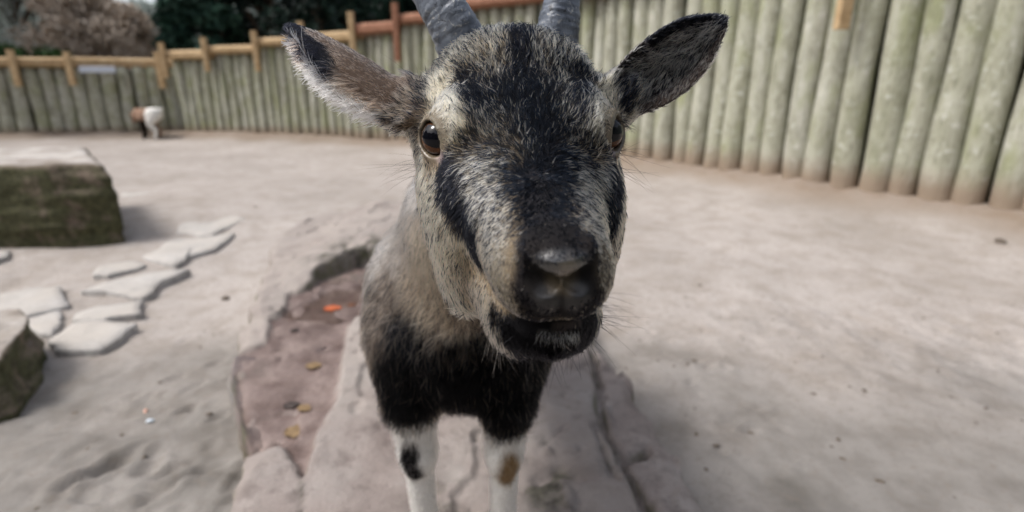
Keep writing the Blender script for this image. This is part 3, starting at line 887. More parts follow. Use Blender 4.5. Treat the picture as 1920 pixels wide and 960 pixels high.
def wp(x, y, z):                                          # world point -> this frame
    return W2C(np.array([x, y, z]))
DOWN = W2C(np.array([0, 0, H - 1.0]))
BACK = unit(W2C(np.array([0.06, 1.0, H])))
SH = P(872, 540, 0.665)                                   # middle of the shoulders
RUMP = SH + BACK * 0.36
SHW = C2W(SH)
def leg_points(side, front):
    if front:
        px = 773 if side < 0 else 947
        elbow = P(px - (6 if side < 0 else -3), 700, 0.600)
        e = C2W(elbow)
        knee = np.array([C2W(P(px - 3, 860, 0.590))[0], e[1] + 0.002, SLAB_Z + 0.168])
        fet = np.array([knee[0] - side * 0.002, knee[1] + 0.012, SLAB_Z + 0.055])
        hoof = np.array([fet[0], fet[1] - 0.022, SLAB_Z + 0.018])
        return [W2C(q) for q in (e, knee, fet, hoof)]
    r = C2W(RUMP)
    hip = np.array([r[0] + side * 0.052, r[1] + 0.005, r[2] - 0.05])
    stifle = np.array([hip[0] + side * 0.008, hip[1] - 0.045, SLAB_Z + 0.235])
    hock = np.array([hip[0], hip[1] + 0.055, SLAB_Z + 0.155])
    fet = np.array([hip[0], hip[1] + 0.035, SLAB_Z + 0.055])
    hoof = np.array([hip[0], hip[1] + 0.012, SLAB_Z + 0.018])
    return [W2C(q) for q in (hip, stifle, hock, fet, hoof)]
LEGS = {(s, f): leg_points(s, f) for s in (-1, 1) for f in (True, False)}

def sd_head(p):
    q = to_head(p)
    ab = np.abs(q[:, 1])
    m = np.stack([q[:, 0], ab, q[:, 2]], -1)               # mirrored local point
    A = np.array
    d = sd_ell(m, A([-0.052, 0, -0.048]), A([0.066, 0.055, 0.062]))
    d = smin(d, sd_ell(m, A([-0.088, 0, -0.022]), A([0.036, 0.058, 0.050])), 0.02)
    d = smin(d, sd_ell(m, A([-0.012, 0, -0.044]), A([0.058, 0.042, 0.043])), 0.02)
    d = smin(d, sd_cone(m, A([-0.005, 0, -0.034]), A([0.086, 0, -0.0215]), 0.034, 0.0205), 0.018)
    d = smin(d, sd_ell(m, A([-0.032, 0.038, -0.004]), A([0.022, 0.013, 0.012])), 0.018)     # brow
    d = smin(d, sd_ell(m, A([-0.026, 0.036, -0.070]), A([0.060, 0.022, 0.052])), 0.026)     # cheek
    d = smin(d, sd_ell(m, A([0.082, 0.009, -0.0235]), A([0.025, 0.0150, 0.0155])), 0.012)    # upper lip
    d = smin(d, sd_cone(m, A([0.045, 0.012, -0.034]), A([0.080, 0.010, -0.027]), 0.021, 0.0125), 0.015)
    # nose pad: a broad wet lens whose front rim overhangs the nostrils
    d = smin(d, sd_ell(m, A([0.0915, 0.0, -0.0050]), A([0.0150, 0.0125, 0.0062])), 0.006)
    d = smin(d, sd_ell(m, A([0.0945, 0.0120, -0.0085]), A([0.0085, 0.0036, 0.0080])), 0.004)
    d = smin(d, sd_ell(m, A([0.0965, 0.0064, -0.0200]), A([0.0118, 0.0066, 0.0066])), 0.004)
    # lower jaw and chin
    j = sd_cone(m, A([-0.045, 0.014, -0.102]), A([0.066, 0.004, -0.0560]), 0.032, 0.0180)
    j = smin(j, sd_ell(m, A([0.077, 0, -0.0550]), A([0.0225, 0.0200, 0.0165])), 0.012)
    j = smin(j, sd_ell(m, A([0.026, 0.013, -0.072]), A([0.052, 0.019, 0.029])), 0.02)
    d = smin(d, j, 0.0055)
    # mouth line, philtrum, nostrils
    d = smax(d, -sd_cone(m, A([0.108, 0.000, -0.0375]), A([0.060, 0.028, -0.0440]), 0.0005, 0.0008), 0.002)
    d = smax(d, -sd_cone(m, A([0.110, 0.0, -0.0125]), A([0.108, 0.0, -0.036]), 0.0013, 0.0008), 0.002)
    nv = unit([-0.0048, 0.0098, 0.0072]); nd = unit(np.cross(nv, [0.75, 0.25, -0.60])); nq = np.cross(nv, nd)
    NR = np.stack([nv, nq, nd])
    d = smax(d, -sd_ell(m, A([0.1030, 0.0070, -0.0112]), A([0.0076, 0.0095, 0.0029]), NR), 0.0012)
    d = smax(d, -sd_cone(m, A([0.1020, 0.0118, -0.0080]), A([0.0985, 0.0148, -0.0020]), 0.0020, 0.0011), 0.0015)
    d = smax(d, -sd_cone(m, A([0.1110, 0.0006, -0.0165]), A([0.1065, 0.0050, -0.0130]), 0.0012, 0.0018), 0.0015)
    for s in (-1, 1):
        c, g, L = EYE_C[s], EYE_G[s], EYE_L[s]
        S = np.cross(g, L)
        d = smin(d, np.sqrt(((p - c) ** 2).sum(-1)) - 0.0146, 0.008)
        R = np.stack([g, L, S])
        d = smax(d, -sd_ell(p, c + g * 0.0120, A([0.0090, 0.0118, 0.0090]), R), 0.0012)
        d = smax(d, -(np.sqrt(((p - c) ** 2).sum(-1)) - 0.0122), 0.0005)
        tear = c + g * 0.0105 + L * 0.0135
        d = smax(d, -sd_cone(p, c + g * 0.013 + L * 0.008, tear, 0.0022, 0.0012), 0.003)
    return d
def sd_goat(p):
    out = np.full(len(p), 1.0)
    dh = np.sqrt(((p - hl(-0.03, 0, -0.03)) ** 2).sum(-1))
    m = dh < 0.26
    ph = p[m]
    d = np.full(len(ph), 1.0)
    d = sd_head(ph)
    A0 = np.array([0, 0.006, 0.002])
    for s in (-1, 1):
        e = EARS[s]
        # fleshy root of the ear, then the blade
        d = smin(d, sd_cone(ph, e['base'] - e['ax'] * 0.020 + A0, e['base'] + e['ax'] * 0.004 - e['h'] * 0.002 + A0, 0.017, 0.0115), 0.018)
        d = smin(d, sd_ear(ph, e), 0.010)
    out[m] = d
    b = np.full(len(p), 1.0)
    sel = p[:, 1] > 0.30
    q = p[sel]
    A = np.array
    nk = sd_cone(q, hl(-0.060, 0, -0.060), P(925, 430, 0.56), 0.052, 0.078)
    nk = smin(nk, sd_cone(q, P(925, 430, 0.56), SH + A([0.0, 0.0, -0.005]), 0.078, 0.092), 0.05)
    t = smin(nk, sd_ell(q, P(864, 606, 0.610), A([0.078, 0.075, 0.097])), 0.05)            # brisket
    t = smin(t, sd_cone(q, SH, RUMP, 0.098, 0.100), 0.05)
    t = smin(t, sd_ell(q, (SH + RUMP) / 2 + DOWN * 0.03, A([0.118, 0.19, 0.105])), 0.05)    # belly
    for s in (-1, 1):
        t = smin(t, sd_ell(q, SH + A([s * 0.062, -0.02, -0.035]), A([0.040, 0.060, 0.085])), 0.04)
        l = LEGS[(s, True)]
        t = smin(t, sd_cone(q, l[0] - DOWN * 0.04 + A([0, 0.02, 0]), l[0] + DOWN * 0.035, 0.040, 0.0285), 0.03)
        t = smin(t, sd_cone(q, l[0] + DOWN * 0.035, l[1], 0.0285, 0.0185), 0.012)
        t = smin(t, sd_ell(q, l[1] - A([0, 0.002, 0]), A([0.0195, 0.019, 0.025])), 0.012)
        t = smin(t, sd_cone(q, l[1], l[2], 0.0175, 0.0155), 0.012)
        t = smin(t, sd_ell(q, l[2], A([0.016, 0.016, 0.017])), 0.010)
        for k in (-1, 1):
            t = smin(t, sd_cone(q, l[2] + DOWN * 0.012, l[3] + A([k * 0.009, 0, 0]), 0.012, 0.0105), 0.006)
        r = LEGS[(s, False)]
        t = smin(t, sd_ell(q, (r[0] + r[1]) / 2, A([0.042, 0.066, 0.088])), 0.04)
        t = smin(t, sd_cone(q, r[1], r[2], 0.030, 0.016), 0.02)
        t = smin(t, sd_cone(q, r[2], r[3], 0.0155, 0.0125), 0.01)
        for k in (-1, 1):
            t = smin(t, sd_cone(q, r[3], r[4] + A([k * 0.009, 0, 0]), 0.013, 0.0105), 0.006)
    t = smin(t, sd_cone(q, RUMP + BACK * 0.085 - DOWN * 0.06, RUMP + BACK * 0.13 - DOWN * 0.10, 0.016, 0.008), 0.015)
    b[sel] = t
    return smin(out, b, 0.03)

def surface(sdf, ax, block=4, safety=1.9):
    ax = [np.append(a, a[-1] + (a[-1] - a[-2]) * np.arange(1, (-len(a)) % block + 1)) if len(a) % block else a for a in ax]
    n = [len(a) for a in ax]
    cc = [a.reshape(-1, block).mean(1) for a in ax]
    hw = [np.abs(a.reshape(-1, block) - c[:, None]).max(1) for a, c in zip(ax, cc)]
    G = np.stack(np.meshgrid(*cc, indexing='ij'), -1).reshape(-1, 3)
    hd = np.sqrt(sum(g ** 2 for g in np.meshgrid(*hw, indexing='ij'))).ravel()
    cv = sdf(G)
    near = np.abs(cv) < hd * safety + 0.003
    shp = [len(c) for c in cc]
    val = cv.reshape(shp)
    nm = near.reshape(shp)
    for d in range(3):
        val = np.repeat(val, block, d)
        nm = np.repeat(nm, block, d)
    val = val.astype(np.float32)
    I = np.stack(np.nonzero(nm), -1)
    pts = np.stack([ax[d][I[:, d]] for d in range(3)], -1)
    fv = np.concatenate([sdf(c) for c in np.array_split(pts, max(1, len(pts) // 300000))])
    val[nm] = fv
    ins = val < 0
    a = np.zeros([k - 1 for k in n], np.uint8)
    for dx in (0, 1):
        for dy in (0, 1):
            for dz in (0, 1):
                a += ins[dx:n[0] - 1 + dx, dy:n[1] - 1 + dy, dz:n[2] - 1 + dz]
    cells = np.stack(np.nonzero((a > 0) & (a < 8)), -1)
    idx = np.full([k - 1 for k in n], -1, np.int32)
    idx[tuple(cells.T)] = np.arange(len(cells))
    acc = np.zeros((len(cells), 3))
    cnt = np.zeros(len(cells))
    cor = [(i, j, k) for i in (0, 1) for j in (0, 1) for k in (0, 1)]
    def at(c):
        w = cells + np.array(c)
        return val[w[:, 0], w[:, 1], w[:, 2]], np.stack([ax[d][w[:, d]] for d in range(3)], -1)
    for c in cor:
        for d in range(3):
            if c[d]: continue
            c2 = list(c); c2[d] = 1
            v0, p0 = at(c)
            v1, p1 = at(c2)
            x = (v0 < 0) != (v1 < 0)
            t = np.where(x, v0 / np.where(x, v0 - v1, 1), 0)
            acc += np.where(x[:, None], p0 + (p1 - p0) * t[:, None], 0)
            cnt += x
    V = acc / cnt[:, None]
    F = []
    for d in range(3):
        s0 = [slice(None)] * 3; s1 = [slice(None)] * 3
        s0[d] = slice(0, -1); s1[d] = slice(1, None)
        x = np.stack(np.nonzero(ins[tuple(s0)] != ins[tuple(s1)]), -1)
        e, f = [k for k in range(3) if k != d]
        x = x[(x[:, e] > 0) & (x[:, f] > 0) & (x[:, e] < n[e] - 1) & (x[:, f] < n[f] - 1)]
        def cell(de, df):
            w = x.copy(); w[:, e] -= de; w[:, f] -= df
            return idx[w[:, 0], w[:, 1], w[:, 2]]
        q = np.stack([cell(1, 1), cell(0, 1), cell(0, 0), cell(1, 0)], -1)
        flip = ins[x[:, 0], x[:, 1], x[:, 2]]
        if d == 1: flip = ~flip
        q[~flip] = q[~flip][:, ::-1]
        F.append(q)
    return V, np.concatenate(F)
def project(sdf, V, it=2, h=4e-4):
    for _ in range(it):
        d = sdf(V)
        g = np.stack([sdf(V + np.eye(3)[k] * h) - d for k in range(3)], -1) / h
        g2 = (g * g).sum(-1)
        st = -d / np.maximum(g2, 0.25)
        V = V + np.clip(st, -0.0015, 0.0015)[:, None] * g
    return V
def vnormals(V, F):
    n = np.cross(V[F[:, 2]] - V[F[:, 0]], V[F[:, 3]] - V[F[:, 1]])
    N = np.zeros_like(V)
    for k in range(4):
        for c in range(3):
            N[:, c] += np.bincount(F[:, k], n[:, c], len(V))
    return N / (np.linalg.norm(N, axis=1, keepdims=True) + 1e-12)
def hit(px, py, sdf=sd_goat, t0=0.15, t1=1.4):
    d = unit([(px - 960) / 1000, 1, (480 - py) / 1000])
    t = t0
    for _ in range(140):
        s = sdf((d * t)[None])[0]
        if s < 2e-4: break
        t += s * 0.8
        if t > t1: return None
    return d * t

FINE = 0.0016
GX = axis([(-0.32, -0.165, 0.005), (-0.165, 0.160, FINE), (0.160, 0.25, 0.005)])
GY = axis([(0.170, 0.385, FINE), (0.385, 0.50, 0.003), (0.50, 1.40, 0.006)])
GZ = axis([(-0.56, -0.10, 0.0045), (-0.10, 0.178, FINE), (0.178, 0.36, 0.006)])
import time as _time
_t = _time.time()
GV, GF = surface(sd_goat, (GX, GY, GZ))
GV = project(sd_goat, GV)
GN = vnormals(GV, GF)
print('goat surface', len(GV), len(GF), round(_time.time() - _t, 1))
# ---- where each pixel of the coat sits on the skin
VPX = 960 + GV[:, 0] / GV[:, 1] * 1000
VPY = 480 - GV[:, 2] / GV[:, 1] * 1000
FRONT = (GN * GV).sum(1) < 0
def on_skin(px, py):
    d2 = (VPX - px) ** 2 + (VPY - py) ** 2
    ok = np.nonzero((d2 < 64) & FRONT)[0]
    if len(ok) == 0:
        ok = np.nonzero(FRONT)[0]
        ok = ok[np.argsort(d2[ok])[:6]]
    z = GV[ok, 1]
    ok = ok[z < z.min() + 0.02]
    return GV[ok[np.argmin(d2[ok])]]
def dist_line(V, pts):
    best = np.full(len(V), 9.0)
    if len(pts) == 1: return np.linalg.norm(V - pts[0], axis=1)
    for a, b in zip(pts[:-1], pts[1:]):
        ab = b - a
        t = np.clip(((V - a) @ ab) / (ab @ ab + 1e-12), 0, 1)
        best = np.minimum(best, np.linalg.norm(V - a - t[:, None] * ab, axis=1))
    return best

nV = len(GV)
HLc = to_head(GV)
ha, hb, hc = HLc[:, 0], HLc[:, 1], HLc[:, 2]
NZ = fbm(GV * 120, 3, 5)
NZ2 = fbm(GV * 38, 3, 11)
WV = C2W(GV)
head_w = smooth(0.42, 0.36, GV[:, 1] + 0.25 * np.minimum(GV[:, 2], 0))       # 1 on the head, 0 on the body
head_w = np.where(dist_line(GV, [hl(-0.06, 0, -0.05), hl(0.10, 0, -0.03)]) > 0.115, 0, head_w)
ear_m = {}
for s in (-1, 1):
    t, es, eh = ear_coords(GV, EARS[s])
    on = (t > 0.02) & (t < 1.1) & (np.abs(es) < 0.032) & (np.abs(eh) < 0.035)
    ear_m[s] = on & (sd_ear(GV, EARS[s]) < 0.0035)

CREAM, TAN, GREY, WHITE = lin(206, 183, 148), lin(186, 164, 136), lin(182, 172, 158), lin(252, 252, 249)
BROWN, BLACK, SOOT = lin(150, 130, 110), lin(12, 13, 17), lin(48, 46, 50)
Lf = np.full(nV, 0.80)                       # share of light hairs
LC = np.tile(CREAM, (nV, 1))                 # colour of the light hairs
DC = np.tile(BLACK * 1.0, (nV, 1))           # colour of the dark hairs
SK = np.tile(lin(62, 54, 48), (nV, 1))       # skin and undercoat
def paint(pts, rad, L=None, lc=None, dc=None, sk=None, soft=0.5, mask=None, k3=None, wob=0.35):
    global Lf
    p3 = k3 if k3 is not None else [on_skin(*q) for q in pts]
    d = dist_line(GV, p3) + NZ * wob * rad * 0.5
    w = 1 - smooth(rad * (1 - soft), rad * (1 + soft), d)
    if mask is not None: w = w * mask
    if L is not None: Lf[:] = Lf + (L - Lf) * w
    for arr, c in ((LC, lc), (DC, dc), (SK, sk)):
        if c is not None: arr[:] = arr + (np.asarray(c) - arr) * w[:, None]
HD = (head_w > 0.5) & ~ear_m[-1] & ~ear_m[1]
BD = (~(head_w > 0.5) & ~ear_m[-1] & ~ear_m[1]).astype(float)
HDf = HD.astype(float)
DSK = lin(24, 23, 26)
# body: pale back, tan neck, black chest and upper legs, white stockings
bodyc = BD > 0
LC[bodyc] = lin(206, 184, 156)
Lf[bodyc] = 0.84
SK[bodyc] = lin(120, 108, 98)
paint([(735, 300), (716, 400), (705, 480)], 0.07, L=0.86, lc=lin(196, 186, 176), mask=BD)
paint([(800, 470), (800, 560), (850, 600), (905, 620)], 0.040, L=0.95, lc=lin(228, 196, 160), mask=BD)
paint([(722, 560), (725, 640)], 0.035, L=0.45, lc=lin(170, 150, 130), mask=BD)
paint([(760, 640), (775, 700)], 0.032, L=0.35, lc=lin(165, 145, 125), sk=DSK, mask=BD)
paint([(850, 735), (900, 715), (985, 725), (940, 760)], 0.055, L=0.015, dc=lin(9, 9, 10), sk=lin(14, 13, 14), mask=BD, soft=0.5, wob=0.9)
paint([(740, 720), (760, 770)], 0.040, L=0.05, sk=lin(18, 17, 18), dc=lin(12, 12, 13), mask=BD, soft=0.35)
paint([(985, 730), (960, 790)], 0.040, L=0.05, sk=lin(18, 17, 18), dc=lin(12, 12, 13), mask=BD, soft=0.35)
for s, top in ((-1, 818), (1, 850)):
    l = LEGS[(s, True)]
    zt = C2W(P(770, top, 0.575))[2]
    near = np.minimum(np.linalg.norm(GV - l[1], axis=1), dist_line(GV, [l[1], l[2], l[3]])) < 0.10
    side = np.abs(GV[:, 0] - l[1][0]) < 0.045
    w = smooth(zt + 0.006, zt - 0.003, WV[:, 2] + NZ * 0.004) * side * (WV[:, 1] < 0.75)
    Lf[:] = Lf + (1.0 - Lf) * w
    LC[:] = LC + (WHITE - LC) * w[:, None]
    SK[:] = SK + (lin(236, 234, 228) - SK) * w[:, None]
    w2 = smooth(SLAB_Z + 0.045, SLAB_Z + 0.040, WV[:, 2])
    Lf[:] = Lf * (1 - w2); SK[:] = SK + (lin(30, 28, 27) - SK) * w2[:, None]
paint([(765, 840), (765, 862), (778, 890)], 0.0105, L=0.05, sk=lin(30, 28, 26), mask=BD, soft=0.4)
paint([(775, 868)], 0.004, L=0.9, mask=BD)
paint([(958, 866), (950, 900)], 0.013, L=0.8, lc=lin(132, 108, 74), dc=lin(80, 62, 42), sk=lin(126, 104, 76), mask=BD, soft=0.6)
# head
LC[HD] = CREAM
Lf[HD] = 0.84
paint([(790, 380), (815, 480), (860, 560), (905, 605)], 0.040, L=0.88, lc=lin(212, 184, 148), mask=HDf)
paint([(1165, 380), (1160, 450)], 0.030, L=0.80, lc=lin(186, 160, 132), mask=HDf)
paint([(900, 95), (975, 75), (1060, 95), (1120, 130)], 0.034, L=0.70, dc=lin(11, 13, 18), sk=DSK, mask=HDf)
paint([(840, 110), (810, 135)], 0.018, L=0.64, sk=DSK, mask=HDf)
paint([(930, 180), (1060, 170)], 0.030, L=0.46, dc=lin(11, 13, 18), sk=DSK, mask=HDf)
paint([(975, 55), (978, 120), (985, 180)], 0.008, L=0.06, sk=DSK, mask=HDf, soft=0.7)
paint([(985, 185), (1005, 260), (1015, 330)], 0.0200, L=0.05, dc=lin(9, 12, 17), sk=lin(22, 22, 27), mask=HDf, soft=0.6)
paint([(1015, 320), (1015, 400), (1030, 450)], 0.0125, L=0.02, dc=lin(9, 12, 17), sk=lin(22, 22, 27), mask=HDf, soft=0.45)
paint([(873, 150), (893, 200), (905, 240)], 0.0085, L=0.13, sk=DSK, mask=HDf, soft=0.6)
paint([(1095, 150), (1098, 200), (1100, 250)], 0.0095, L=0.16, sk=DSK, mask=HDf, soft=0.6)
paint([(905, 255), (925, 290)], 0.016, L=0.46, sk=DSK, mask=HDf, soft=0.7)
paint([(1085, 260), (1090, 300)], 0.010, L=0.35, sk=DSK, mask=HDf, soft=0.7)
paint([(822, 165), (836, 205), (848, 245)], 0.0105, L=0.92, lc=lin(200, 186, 158), mask=HDf, soft=0.4)
paint([(1142, 165), (1133, 205), (1122, 240)], 0.0085, L=0.90, lc=lin(194, 180, 152), mask=HDf, soft=0.4)
paint([(790, 122), (784, 165), (785, 205)], 0.0065, L=0.12, sk=DSK, dc=lin(14, 16, 22), mask=HDf, soft=0.5)
paint([(1165, 150), (1172, 200)], 0.007, L=0.12, sk=DSK, dc=lin(14, 16, 22), mask=HDf, soft=0.5)
paint([(840, 312), (846, 345), (866, 395), (882, 440), (893, 478)], 0.0090, L=0.02, sk=lin(20, 20, 24), mask=HDf, soft=0.4)
paint([(1150, 300), (1150, 350), (1143, 420)], 0.0085, L=0.03, sk=lin(20, 20, 24), mask=HDf, soft=0.4)
paint([(893, 330), (915, 385), (928, 440), (920, 500), (932, 550)], 0.0105, L=0.70, lc=lin(200, 188, 164), mask=HDf, soft=0.5)
paint([(1090, 320), (1102, 380), (1118, 440), (1128, 490)], 0.0060, L=0.72, lc=lin(196, 180, 152), mask=HDf, soft=0.5)
# muzzle and chin
muz = smooth(0.060, 0.074, ha) * HDf
paint([(1000, 440), (1080, 440)], 0.0085, L=0.03, sk=lin(18, 18, 22), mask=muz, soft=0.4)
paint([(1006, 478), (996, 530), (1012, 580), (1080, 585), (1112, 540), (1106, 480)], 0.0088, L=0.05, sk=lin(22, 21, 25), dc=lin(12, 12, 15), mask=muz, soft=0.5)
paint([(985, 596), (1050, 608), (1112, 594)], 0.0062, L=0.04, sk=lin(22, 21, 24), dc=lin(12, 12, 15), mask=muz, soft=0.35)
paint([(1112, 420), (1128, 470), (1138, 515)], 0.0058, L=0.70, lc=lin(196, 180, 152), mask=HDf, soft=0.5)
paint([(926, 470), (914, 520), (930, 556), (950, 572)], 0.0075, L=0.80, lc=lin(200, 186, 160), mask=HDf * smooth(-0.043, -0.038, hc), soft=0.45)
low = smooth(-0.038, -0.043, hc) * smooth(0.073, 0.084, ha + NZ * 0.006 - 0.85 * (hc + 0.05)) * HDf
Lf[:] = Lf * (1 - low); SK[:] = SK + (lin(14, 13, 15) - SK) * low[:, None]; DC[:] = DC + (lin(10, 10, 12) - DC) * low[:, None]
paint([(1018, 628), (1050, 632), (1082, 628)], 0.0024, L=0.30, lc=lin(190, 192, 190), sk=lin(30, 28, 28), mask=HDf, soft=0.3, wob=0)
paint([(1003, 604), (1050, 613), (1085, 607)], 0.0022, sk=lin(58, 52, 53), L=0.1, mask=HDf, soft=0.4, wob=0)
paint([(885, 548), (905, 580), (922, 612)], 0.0105, L=0.86, lc=lin(190, 168, 142), sk=lin(84, 72, 60), mask=HDf * smooth(-0.036, -0.042, hc), soft=0.35)
# bare skin: nose pad and eyelids
pad_c = [hl(0.102, 0, -0.004), hl(0.108, 0, -0.012)]
bare = np.zeros(nV)
dpad = sd_ell(np.stack([ha, np.abs(hb), hc], -1), np.array([0.1040, 0.0, -0.0118]), np.array([0.0120, 0.0148, 0.0108]))
bare = np.maximum(bare, smooth(0.0015, -0.001, dpad))
wp_ = smooth(0.002, -0.001, dpad)[:, None]
SK[:] = SK + (lin(14, 15, 19) - SK) * wp_
dlip = dist_line(GV, [hl(0.106, 0, -0.018), hl(0.104, 0, -0.036)])
bare = np.maximum(bare, 0.62 * smooth(0.009, 0.003, dlip) * HDf)
LID = np.full(nV, 9.0)
for s in (-1, 1):
    c, g, L = EYE_C[s], EYE_G[s], EYE_L[s]
    S = np.cross(g, L)
    R = np.stack([g, L, S])
    dl = sd_ell(GV, c + g * 0.0120, np.array([0.0090, 0.0118, 0.0090]), R)
    LID = np.minimum(LID, dl)
    w = smooth(0.0040, 0.0026, dl)[:, None]
    SK[:] = SK + (lin(14, 12, 13) - SK) * w
    w = (smooth(0.0060, 0.0040, dl) * (1 - w[:, 0]))[:, None]
    SK[:] = SK + (lin(98, 90, 88) - SK) * w
    dt = dist_line(GV, [c + g * 0.011 + L * 0.0135, c + g * 0.009 + L * 0.0195])
    w = smooth(0.0062, 0.0030, dt)[:, None]
    SK[:] = SK + (lin(140, 126, 130) - SK) * w
    bare = np.maximum(bare, smooth(0.0050, 0.0034, dt) * 0.9)
bare = np.maximum(bare, smooth(0.0030, 0.0018, LID))

paint([(765, 145), (756, 200), (762, 250)], 0.0130, L=0.72, lc=lin(168, 148, 126), sk=lin(80, 68, 58), soft=0.4)
# short-haired skin takes the tone of its hair
SK[:] = np.where(HD[:, None], SK * (1 - 0.55 * Lf[:, None]) + 0.30 * Lf[:, None] * LC, SK)
# ears
ear_in, ear_t, ear_s = np.zeros(nV), np.zeros(nV), np.zeros(nV)
for s in (-1, 1):
    e, m = EARS[s], ear_m[s]
    t, es, eh = ear_coords(GV, e)
    w = e['W'] * np.maximum(ear_width(t, e['w0']), 0.002)
    inner = (GN @ e['h']) > 0.0
    rel = es / w
    low_edge = rel * (1 if e['w'][2] < 0 else -1)         # +1 at the lower rim
    ear_in[m] = inner[m]; ear_t[m] = t[m]; ear_s[m] = low_edge[m]
    if s < 0:
        Lf[m] = np.where(inner[m], 0.97, 0.62)
        LC[m] = np.where(inner[m][:, None], WHITE * 0.8, lin(158, 140, 122))
        SK[m] = np.where(inner[m][:, None], lin(190, 180, 174), lin(84, 70, 60))
        DC[m] = lin(78, 64, 54)
        rim = m & (low_edge > 0.42) & (low_edge < 1.02) & (t > 0.42 + 0.22 * smooth(0.9, 0.4, low_edge)) & ~inner
        tip = m & (t > 0.86)
        for q in (rim, tip):
            Lf[q] = 0.02; SK[q] = lin(20, 20, 24); DC[q] = lin(16, 17, 22)
        edge = m & (low_edge > 0.90) & (t < 0.62)
        Lf[edge] = 0.97; LC[edge] = WHITE * 0.9
        dk = m & ~inner & (low_edge > 0.15) & (low_edge < 0.8) & (t > 0.15) & (t < 0.55)
        Lf[dk] = 0.5
    else:
        Lf[m] = np.where(inner[m], 0.88, 0.70)
        LC[m] = np.where(inner[m][:, None], lin(206, 197, 182), lin(176, 158, 140))
        SK[m] = np.where(inner[m][:, None], lin(26, 23, 23), lin(90, 80, 70))
        rim = m & (np.abs(rel) > 0.78) & (t > 0.35) & (low_edge < 0)
        tip = m & (t > 0.84)
        for q in (rim, tip):
            Lf[q] = 0.06; SK[q] = lin(18, 18, 21)
        lowr = m & (low_edge > 0.7) & inner
        Lf[lowr] = 0.8; SK[lowr] = lin(66, 57, 52)

# ---- lengths
LEN = np.where(head_w > 0.5, 0.0075, 0.021)
hm = head_w > 0.5
LEN[hm] = 0.0092 - 0.0052 * smooth(-0.01, 0.065, ha[hm]) + 0.0050 * smooth(-0.07, -0.10, ha[hm]) + 0.0055 * smooth(-0.075, -0.105, hc[hm]) - 0.0012 * smooth(0.07, 0.09, ha[hm])
chin = smooth(-0.050, -0.060, hc) * smooth(0.05, 0.07, ha) * hm
LEN += 0.0065 * chin
bm = ~hm
zrel = WV[:, 2]
LEN[bm] = 0.022 - 0.014 * smooth(0.33, 0.28, zrel[bm]) + 0.008 * smooth(0.60, 0.66, zrel[bm]) * 0
bl = smooth(0.44, 0.36, GV[:, 1] + 0.25 * np.minimum(GV[:, 2], 0))
LEN[bm & (bl > 0)] *= (1 - 0.45 * bl[bm & (bl > 0)])
for s in (-1, 1):
    m = ear_m[s]
    LEN[m] = np.where(ear_in[m] > 0, (0.011 if s < 0 else 0.0125), 0.0042)
    e2 = m & (np.abs(ear_s) > 0.85)
    LEN[e2] = np.maximum(LEN[e2], 0.0055)
    if s < 0:
        e3 = m & (ear_s > 0.75) & (ear_t < 0.80)
        LEN[e3] = 0.0120
    if s > 0:
        q = m & (ear_in > 0)
        LEN[q] = 0.0125 * (1 - 0.62 * np.clip(np.abs(ear_s[q]), 0, 1) ** 1.5)
    LEN[m & (ear_t > 0.9)] = 0.004
hoofs = WV[:, 2] < SLAB_Z + 0.042
LEN[hoofs] = 0.0

LEN *= 0.30 + 0.70 * smooth(0.002, 0.016, LID)
# ---- growth direction, from strokes that follow the lie of the coat
flow_px = [  # px, py, dx, dy
    (975, 70, 0, -1), (930, 90, -.35, -1), (1030, 85, .35, -1), (880, 110, -.7, -1), (1090, 115, .7, -1), (830, 140, -.7, -.8), (1140, 140, .6, -.9),
    (980, 150, 0, -1), (930, 170, -.3, -1), (1040, 170, .3, -1), (885, 190, -.35, -1), (1095, 190, .3, -1), (830, 190, -.2, -1), (1140, 190, .2, -1),
    (990, 230, 0, -1), (930, 240, -.5, -.9), (1060, 240, .5, -.9), (880, 250, -.6, -.7), (1115, 250, .5, -.7),
    (1005, 300, .05, -.8), (950, 310, -.9, -.3), (1060, 310, .8, -.3), (900, 320, -.9, .1), (1100, 330, .8, .2),
    (1012, 370, 0, .6), (960, 380, -.8, .5), (1060, 380, .7, .5), (910, 390, -.8, .6), (1100, 400, .6, .7),
    (1020, 430, 0, 1), (930, 460, -.6, .8), (1110, 460, .5, .8), (910, 530, -.3, 1), (1130, 540, .2, 1),
    (850, 340, -.6, .9), (870, 420, -.4, 1), (890, 480, -.2, 1), (1150, 350, .5, .9), (1150, 430, .3, 1),
    (800, 330, -.6, .8), (790, 400, -.5, 1), (820, 480, -.3, 1), (850, 550, -.1, 1), (900, 600, 0, 1), (1165, 380, .6, .8),
    (790, 240, -.7, .3), (780, 300, -.7, .6), (1165, 300, .7, .6),
    (1000, 570, -.3, .9), (1090, 570, .3, .9), (960, 620, -.2, 1), (1050, 650, 0, 1), (1110, 620, .2, 1), (1050, 630, 0, .9)]
fp = np.array([on_skin(q[0], q[1]) for q in flow_px])
fd = np.array([unit([q[2], 0, -q[3]]) for q in flow_px])
extra = [(hl(-0.10, s * 0.05, -0.06), unit(-FW * 0.8 + s * LAT * 0.2 - UP * 0.3)) for s in (-1, 1)] + [(hl(-0.13, 0, -0.02), -FW), (hl(-0.02, 0, -0.13), unit(-FW - UP * .3)), (hl(0.05, 0, -0.075), unit(-FW - UP * .6))]
fp = np.vstack([fp] + [e[0][None] for e in extra]); fd = np.vstack([fd] + [e[1][None] for e in extra])
FLOW = np.zeros((nV, 3))
hi = np.nonzero(hm)[0]
for ch in np.array_split(hi, 40):
    d2 = ((GV[ch][:, None] - fp[None]) ** 2).sum(-1) + 1e-6
    w = d2 ** -1.8
    FLOW[ch] = (w[:, :, None] * fd[None]).sum(1) / w.sum(1)[:, None]
